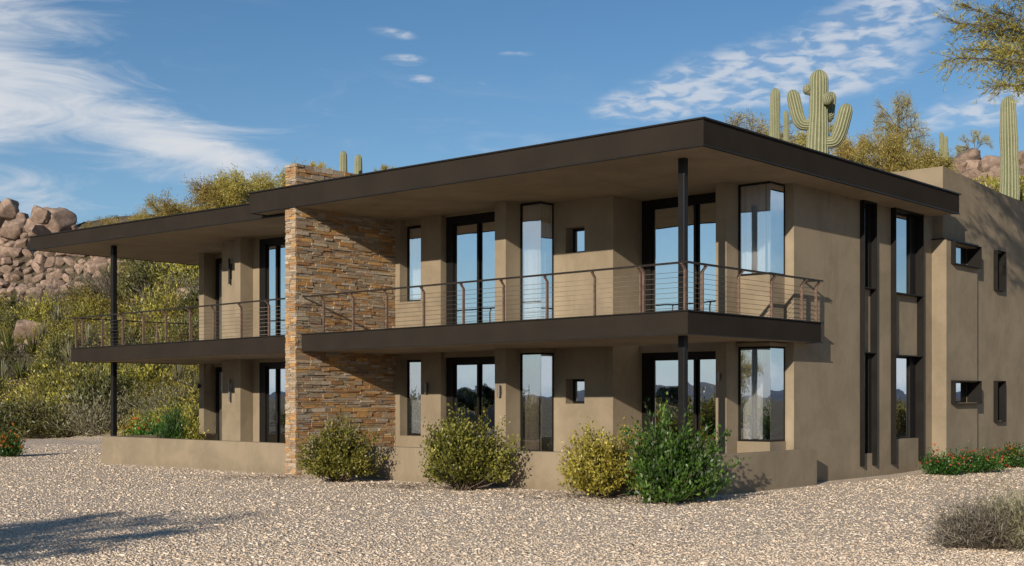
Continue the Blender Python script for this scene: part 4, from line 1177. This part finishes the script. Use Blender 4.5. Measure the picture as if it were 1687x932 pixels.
# ------------------------------------------------------------------ boulders and scrub on the slopes
def slopes():
    rng = random.Random(77)
    lab = 'tan granite boulder in the tall boulder pile at the upper left'
    grp = 'boulders of the pile at the upper left'
    def inside(px, py):
        pts = [(-90, 300), (8, 330), (60, 350), (115, 372), (205, 425), (225, 452), (165, 478), (70, 500), (-90, 512)]
        c = False; j = len(pts) - 1
        for i in range(len(pts)):
            (x0, y0), (x1, y1) = pts[i], pts[j]
            if (y0 > py) != (y1 > py) and px < (x1 - x0) * (py - y0) / (y1 - y0) + x0: c = not c
            j = i
        return c
    k = 0; py = 508
    while py > 335:
        px = -85 + rng.uniform(0, 16)
        size = 10 + 5 * (500 - py) / 160.0
        while px < 210:
            if inside(px, py):
                h = hit(px, py)
                if h:
                    r = rng.uniform(.55, 1.1) * size * h[1] / 2139.0
                    boulder((h[0], h[1], h[2] + r * .62), r, k, lab, grp, (1, 1, 1)); k += 1
            px += size * rng.uniform(1.15, 1.75)
        py -= size * rng.uniform(.95, 1.2)
    # crest of the pile
    for px, py, w in ((-10, 352, 60), (12, 342, 38), (36, 362, 40), (60, 375, 38), (66, 352, 34), (92, 372, 58), (-48, 332, 60), (20, 378, 52)):
        h = hit(px, py + w * .45) or (P(px, 92), 92, terrain(P(px, 92), 92))
        y = h[1]; r = w / 2139.0 * y / 2 * 0.82
        boulder((P(px, y), y, EYE + (655 - py) / 2139.0 * y), r, k, 'large rounded boulder on the crest of the pile, against the sky', 'crest boulders at the upper left', (1, 1, 1.2)); k += 1
    for px, py, w, lb in ((308, 505, 62, 'pale boulder half buried in scrub behind the left balcony'), (48, 566, 66, 'pale boulder lying in scrub left of the balcony'),
                      (18, 592, 46, 'smaller pale boulder in the scrub at the left edge'), (290, 556, 34, 'small pale boulder showing through the left balcony railing'),
                      (312, 542, 30, 'small round boulder next to the house end seen through the railing')):
        h = hit(px, py)
        if h:
            r = w / 2139.0 * h[1] / 2; boulder((h[0], h[1], h[2] + r * .35), r, k, lb); k += 1
    # right-hand slope behind the parapet
    for px, py, w in ((1590, 262, 38), (1573, 278, 34), (1610, 276, 30), (1628, 262, 24), (1634, 276, 36), (1600, 292, 34), (1648, 290, 34), (1612, 312, 30), (1640, 318, 28), (1668, 318, 26), (1585, 318, 26), (1682, 268, 34), (1622, 298, 30), (1680, 300, 36), (1560, 292, 30), (1700, 285, 44)):
        g_ = hit(px, max(py + w * .30, 279), 44.0)
        if not g_: continue
        y = g_[1]; r = w / 2139.0 * y / 2 * 1.15
        boulder((g_[0], y, g_[2] + r * .45), r, k, 'tan rounded boulder of the heap behind the parapet at the right', 'boulders behind the parapet'); k += 1
    # scrub
    kinds = [bush_mesh('scrub', 'scrub', 101, 1.0, 1.15, 190, 20, 0.105, 0.034, spread=.05, t0=.6),
             bush_mesh('scrub', 'scrub', 103, 1.0, 1.35, 180, 20, 0.12, 0.026, spread=.05, t0=.6, up=.8),
             bush_mesh('scrub', 'scrub2', 105, 1.0, 1.1, 190, 20, 0.105, 0.034, spread=.05, t0=.6),
             bush_mesh('scrub', 'sage', 107, 1.0, 0.9, 200, 20, 0.10, 0.018, spread=.08, bare=.3),
             bush_mesh('scrub', 'gold', 109, 1.0, 1.0, 190, 20, 0.105, 0.034, spread=.05, t0=.6),
             bush_mesh('scrub', 'dry', 111, 1.0, 1.1, 160, 14, 0.14, 0.009, spread=.09, bare=.3)]
    names = [('scrub_bush', 'yellow green bush in the scrub on the slope', 'bushes on the slope'), ('scrub_bush', 'yellow green bush in the scrub on the slope', 'bushes on the slope'),
             ('scrub_bush', 'dark green bush in the scrub on the slope', 'dark bushes on the slope'), ('scrub_bush', 'grey green bush in the scrub on the slope', 'grey bushes on the slope'),
             ('scrub_bush', 'golden bush in the scrub on the slope', 'golden bushes on the slope'), ('dry_bush', 'bare dry bush in the scrub on the slope', 'dry bushes on the slope')]
    yuc = [spike_mesh('yucca', 'sage', 3, 70, 1.0, 0.035, 1.0, .25), spike_mesh('yucca', 'scrub2', 4, 60, 1.1, 0.04, 0.9, .35)]
    def put(px, py, s, kind, jit=0.0):
        h = hit(px, py, 40.0)
        if not h: return
        o = link(names[kind][0], kinds[kind]); o.location = (h[0], h[1] + rng.uniform(-jit, jit), h[2] - .05)
        o.rotation_euler = (0, 0, rng.uniform(0, 6.28)); s *= rng.uniform(.8, 1.25); o.scale = (s, s, s * rng.uniform(.8, 1.2))
        tag(o, names[kind][1], 'bush', names[kind][2])
    n = 0; py = 716.0
    while py > 420:
        f = (716 - py) / 300.0
        step = 36 - 8 * f
        px = -70 + rng.uniform(0, step)
        while px < 335:
            if not inside(px, py - 6) and not (py < 470 and px < 150 and rng.random() < .5):
                g_ = noise.noise(Vector((px * .018, py * .022, 4.4)))
                w = [4, 4, 1, 2, 2, 2] if g_ > .08 else ([1, 1, 5, 2, 2, 3] if g_ < -.15 else [2, 2, 3, 3, 3, 3])
                put(px + rng.uniform(-5, 5), py + rng.uniform(-4, 4), rng.choice((.6, .8, 1.0, 1.2, 1.45)) * (1.1 if py > 500 else 1.35), rng.choices(range(6), w)[0]); n += 1
            px += step * rng.uniform(.8, 1.4)
        py -= (15 + 5 * f * .5)
    for i in range(60):
        h = hit(rng.uniform(-60, 330), rng.uniform(440, 700), 40.0)
        if h:
            boulder((h[0], h[1], h[2] + .05), rng.uniform(.18, .6), k, 'small weathered rock lying between the bushes on the left slope', 'small rocks on the left slope'); k += 1
    # dark low thicket at the foot, left
    for i, (px, py) in enumerate(((10, 722), (34, 724), (58, 722), (84, 722), (108, 720), (-20, 724), (-50, 722))):
        x, y = P(px, 56), 56.0
        o = link('thicket_bush', kinds[2]); o.location = (x, y + (i % 2), 0); s = 1.5; o.scale = (s * 1.2, s, s * .9); o.rotation_euler = (0, 0, i * 1.7)
        tag(o, 'dark green bush of the low thicket at the foot of the slope', 'bush', 'thicket bushes at the left')
    for i, (px, py) in enumerate(((100, 548), (40, 640), (120, 610), (20, 600), (150, 585), (208, 520), (250, 560), (90, 660), (230, 640), (60, 600), (10, 650), (140, 640), (270, 600), (185, 480), (240, 470), (30, 520), (75, 575), (165, 680), (300, 650), (215, 600))):
        h = hit(px, py)
        if not h: continue
        o = link('yucca', yuc[i % 2]); o.location = (h[0], h[1] - .5, h[2] + .35); s = rng.uniform(1.2, 1.9); o.scale = (s, s, s); o.rotation_euler = (0, 0, i)
        tag(o, 'spiky yucca among the bushes on the left slope', 'yucca', 'yuccas on the left slope')
    # right slope behind the parapet
    for px, py, s, kd in ((1640, 312, 1.0, 0), (1625, 306, .8, 1), (1600, 308, .8, 0), (1580, 300, .8, 3), (1566, 258, .8, 0), (1672, 312, 1.1, 0), (1684, 290, .9, 4), (1648, 258, .7, 2), (1690, 255, .9, 1), (1540, 270, 1.2, 2), (1555, 285, .9, 0)):
        g_ = hit(px, max(py + 12, 280), 44.0)
        if not g_: continue
        x, y, z = g_; z -= .1
        o = link('scrub_bush', kinds[kd]); o.location = (x, y, z); o.scale = (s * .7, s * .7, s * .7); o.rotation_euler = (0, 0, px)
        tag(o, 'small bush growing between the boulders behind the parapet', 'bush', 'bushes behind the parapet')
    # desert beside the viewpoint, seen only in the window glass
    for i in range(90):
        side = -1 if i % 5 < 3 else 1
        if side < 0: x, y = -14.5 - 55 * rng.random() ** 1.4, rng.uniform(-24, 24)
        else: x, y = 19 + 50 * rng.random(), rng.uniform(4, 52)
        kd = rng.choice((0, 2, 2, 3, 4)); s = rng.uniform(.9, 1.7)
        o = link('creosote_bush', kinds[kd]); o.location = (x, y, terrain(x, y)); o.scale = (s, s, s); o.rotation_euler = (0, 0, rng.uniform(0, 6))
        tag(o, 'bush on the open desert mirrored in the window glass', 'bush', 'mirrored bushes')
    DT = tree_proto('tree', seed=17, height=5.0, spread=3.0, levels=4, per=22, ll=0.2, lw=0.08, r0=.14)
    for i, (x, y, s) in enumerate(((-58, -14, .55), (-80, -26, .6), (-52, 6, .5), (-66, -4, .6), (52, 43, .6), (75, 30, .6), (-40, 0, .4))):
        plant_tree(DT, 'mesquite_tree', (x, y, 0), i * 1.3, s, 'dark tree on the open desert mirrored in the window glass', group='mirrored trees')
    for i in range(26):
        x, y = (-rng.uniform(22, 60), rng.uniform(-22, 12)) if i % 3 else (rng.uniform(30, 60), rng.uniform(10, 45))
        boulder((x, y, .3), rng.uniform(.6, 1.5), k, 'boulder on the open desert mirrored in the window glass', 'mirrored boulders'); k += 1
slopes()

def leaf_litter():
    rng = np.random.default_rng(12); pts = []
    for u, v, n in ((10.0, -1.0, 500), (5.75, -1.1, 600), (1.9, -.9, 500), (0.35, -.9, 500), (-2.2, 7.5, 150)):
        a = rng.uniform(0, 6.283, n); r = 1.25 * rng.random(n) ** .7
        x, y = uvw(u, v); pts.append(np.stack([x + np.cos(a) * r, y + np.sin(a) * r * .8, rng.uniform(.008, .03, n)], 1))
    p = np.concatenate(pts); d = rng.normal(0, 1, (len(p), 3)) * np.array((1, 1, .12))
    V, Q = leaves(p, d, .05, .022, rng)
    tag(link('leaf_litter', arrays_mesh('leaf_litter', V, Q, [LEAF['dry']], rnd=rng.random(len(p)))), 'dry fallen leaves on the gravel under the shrubs', 'leaf litter', kind='stuff')
leaf_litter()
def slope_grass():
    rng = np.random.default_rng(8); pr = random.Random(8)
    base = []
    while len(base) < 2600:
        u, v = pr.uniform(4, 95), pr.uniform(13, 48); x, y = uvw(u, v); z = terrain(x, y)
        if z > .15: base.append((x, y, z))
    c = np.array(base); k = 14
    pp = np.repeat(c, k, 0) + rng.normal(0, 1, (len(c) * k, 3)) * np.array((.22, .22, .02))
    dd = rng.normal(0, .55, (len(pp), 3)) + np.array((0, 0, 1.0))
    V, Q = leaves(pp, dd, .26, .022, rng)
    tag(link('dry_grass', arrays_mesh('dry_grass', V, Q, [LEAF['scrub2']], rnd=np.clip(np.repeat(rng.random(len(c)), k), 0, 1))), 'dry grass tufts growing all over the slope', 'grass', kind='stuff')
slope_grass()

# ------------------------------------------------------------------ loose gravel in front
def gravel():
    rng = np.random.default_rng(2)
    n = 105000
    Y = 12.6 + 36.0 * rng.random(n) ** 2.5
    half = Y * 0.43
    X = rng.uniform(-1, 1, n) * half
    u = (X - OX) * DA.x + (Y - OY) * DA.y; v = (X - OX) * DB.x + (Y - OY) * DB.y
    ok = ~((v > -0.05) & (u > -0.15) & (u < 18.7)) & (Y < 52) & ~((v > -0.25) & (u > 10.2) & (u < 10.9))
    X, Y = X[ok], Y[ok]; n = len(X)
    ico = bmesh.new(); bmesh.ops.create_cube(ico, size=2.0)
    base = np.array([v.co[:] for v in ico.verts]); faces = np.array([[w.index for w in f.verts] for f in ico.faces]); ico.free()
    s = rng.uniform(.005, .0125, n) * np.where(rng.random(n) < .04, 2.0, 1.0) * np.minimum(1.3, 0.8 + 0.02 * (Y - 12))
    sx = rng.uniform(.8, 2.3, n); sz = rng.uniform(.45, .85, n); a = rng.uniform(0, 6.283, n); tl = rng.normal(0, .35, n)
    V = base[None] * (1 + rng.uniform(-.42, .1, (n, 8, 1)))
    V = V * np.stack([s * sx, s, s * sz], 1)[:, None, :]
    y2 = V[:, :, 1] * np.cos(tl)[:, None] - V[:, :, 2] * np.sin(tl)[:, None]; z2 = V[:, :, 1] * np.sin(tl)[:, None] + V[:, :, 2] * np.cos(tl)[:, None]
    x3 = V[:, :, 0] * np.cos(a)[:, None] - y2 * np.sin(a)[:, None]; y3 = V[:, :, 0] * np.sin(a)[:, None] + y2 * np.cos(a)[:, None]
    W = np.stack([x3 + X[:, None], y3 + Y[:, None], z2 + (s * sz * .35)[:, None]], 2)
    Q = faces[None] + (np.arange(n) * 8)[:, None, None]
    m, t, b = mat('gravel_chip')
    rnd = t.new('ShaderNodeAttribute', attribute_name='rnd').outputs['Fac']
    t.put(b.inputs['Base Color'], t.ramp(rnd, [(0.0, (0.36, 0.275, 0.20)), (0.25, (0.62, 0.495, 0.37)), (0.75, (0.72, 0.595, 0.46)), (1.0, (0.79, 0.695, 0.575))]))
    b.inputs['Roughness'].default_value = 0.9; b.inputs['Specular IOR Level'].default_value = 0.2
    me = arrays_mesh('gravel', W, Q, [m], rnd=np.repeat(rng.random(n), 6))
    tag(link('gravel', me), 'loose pale gravel chips scattered over the drive', 'gravel', kind='stuff')
gravel()
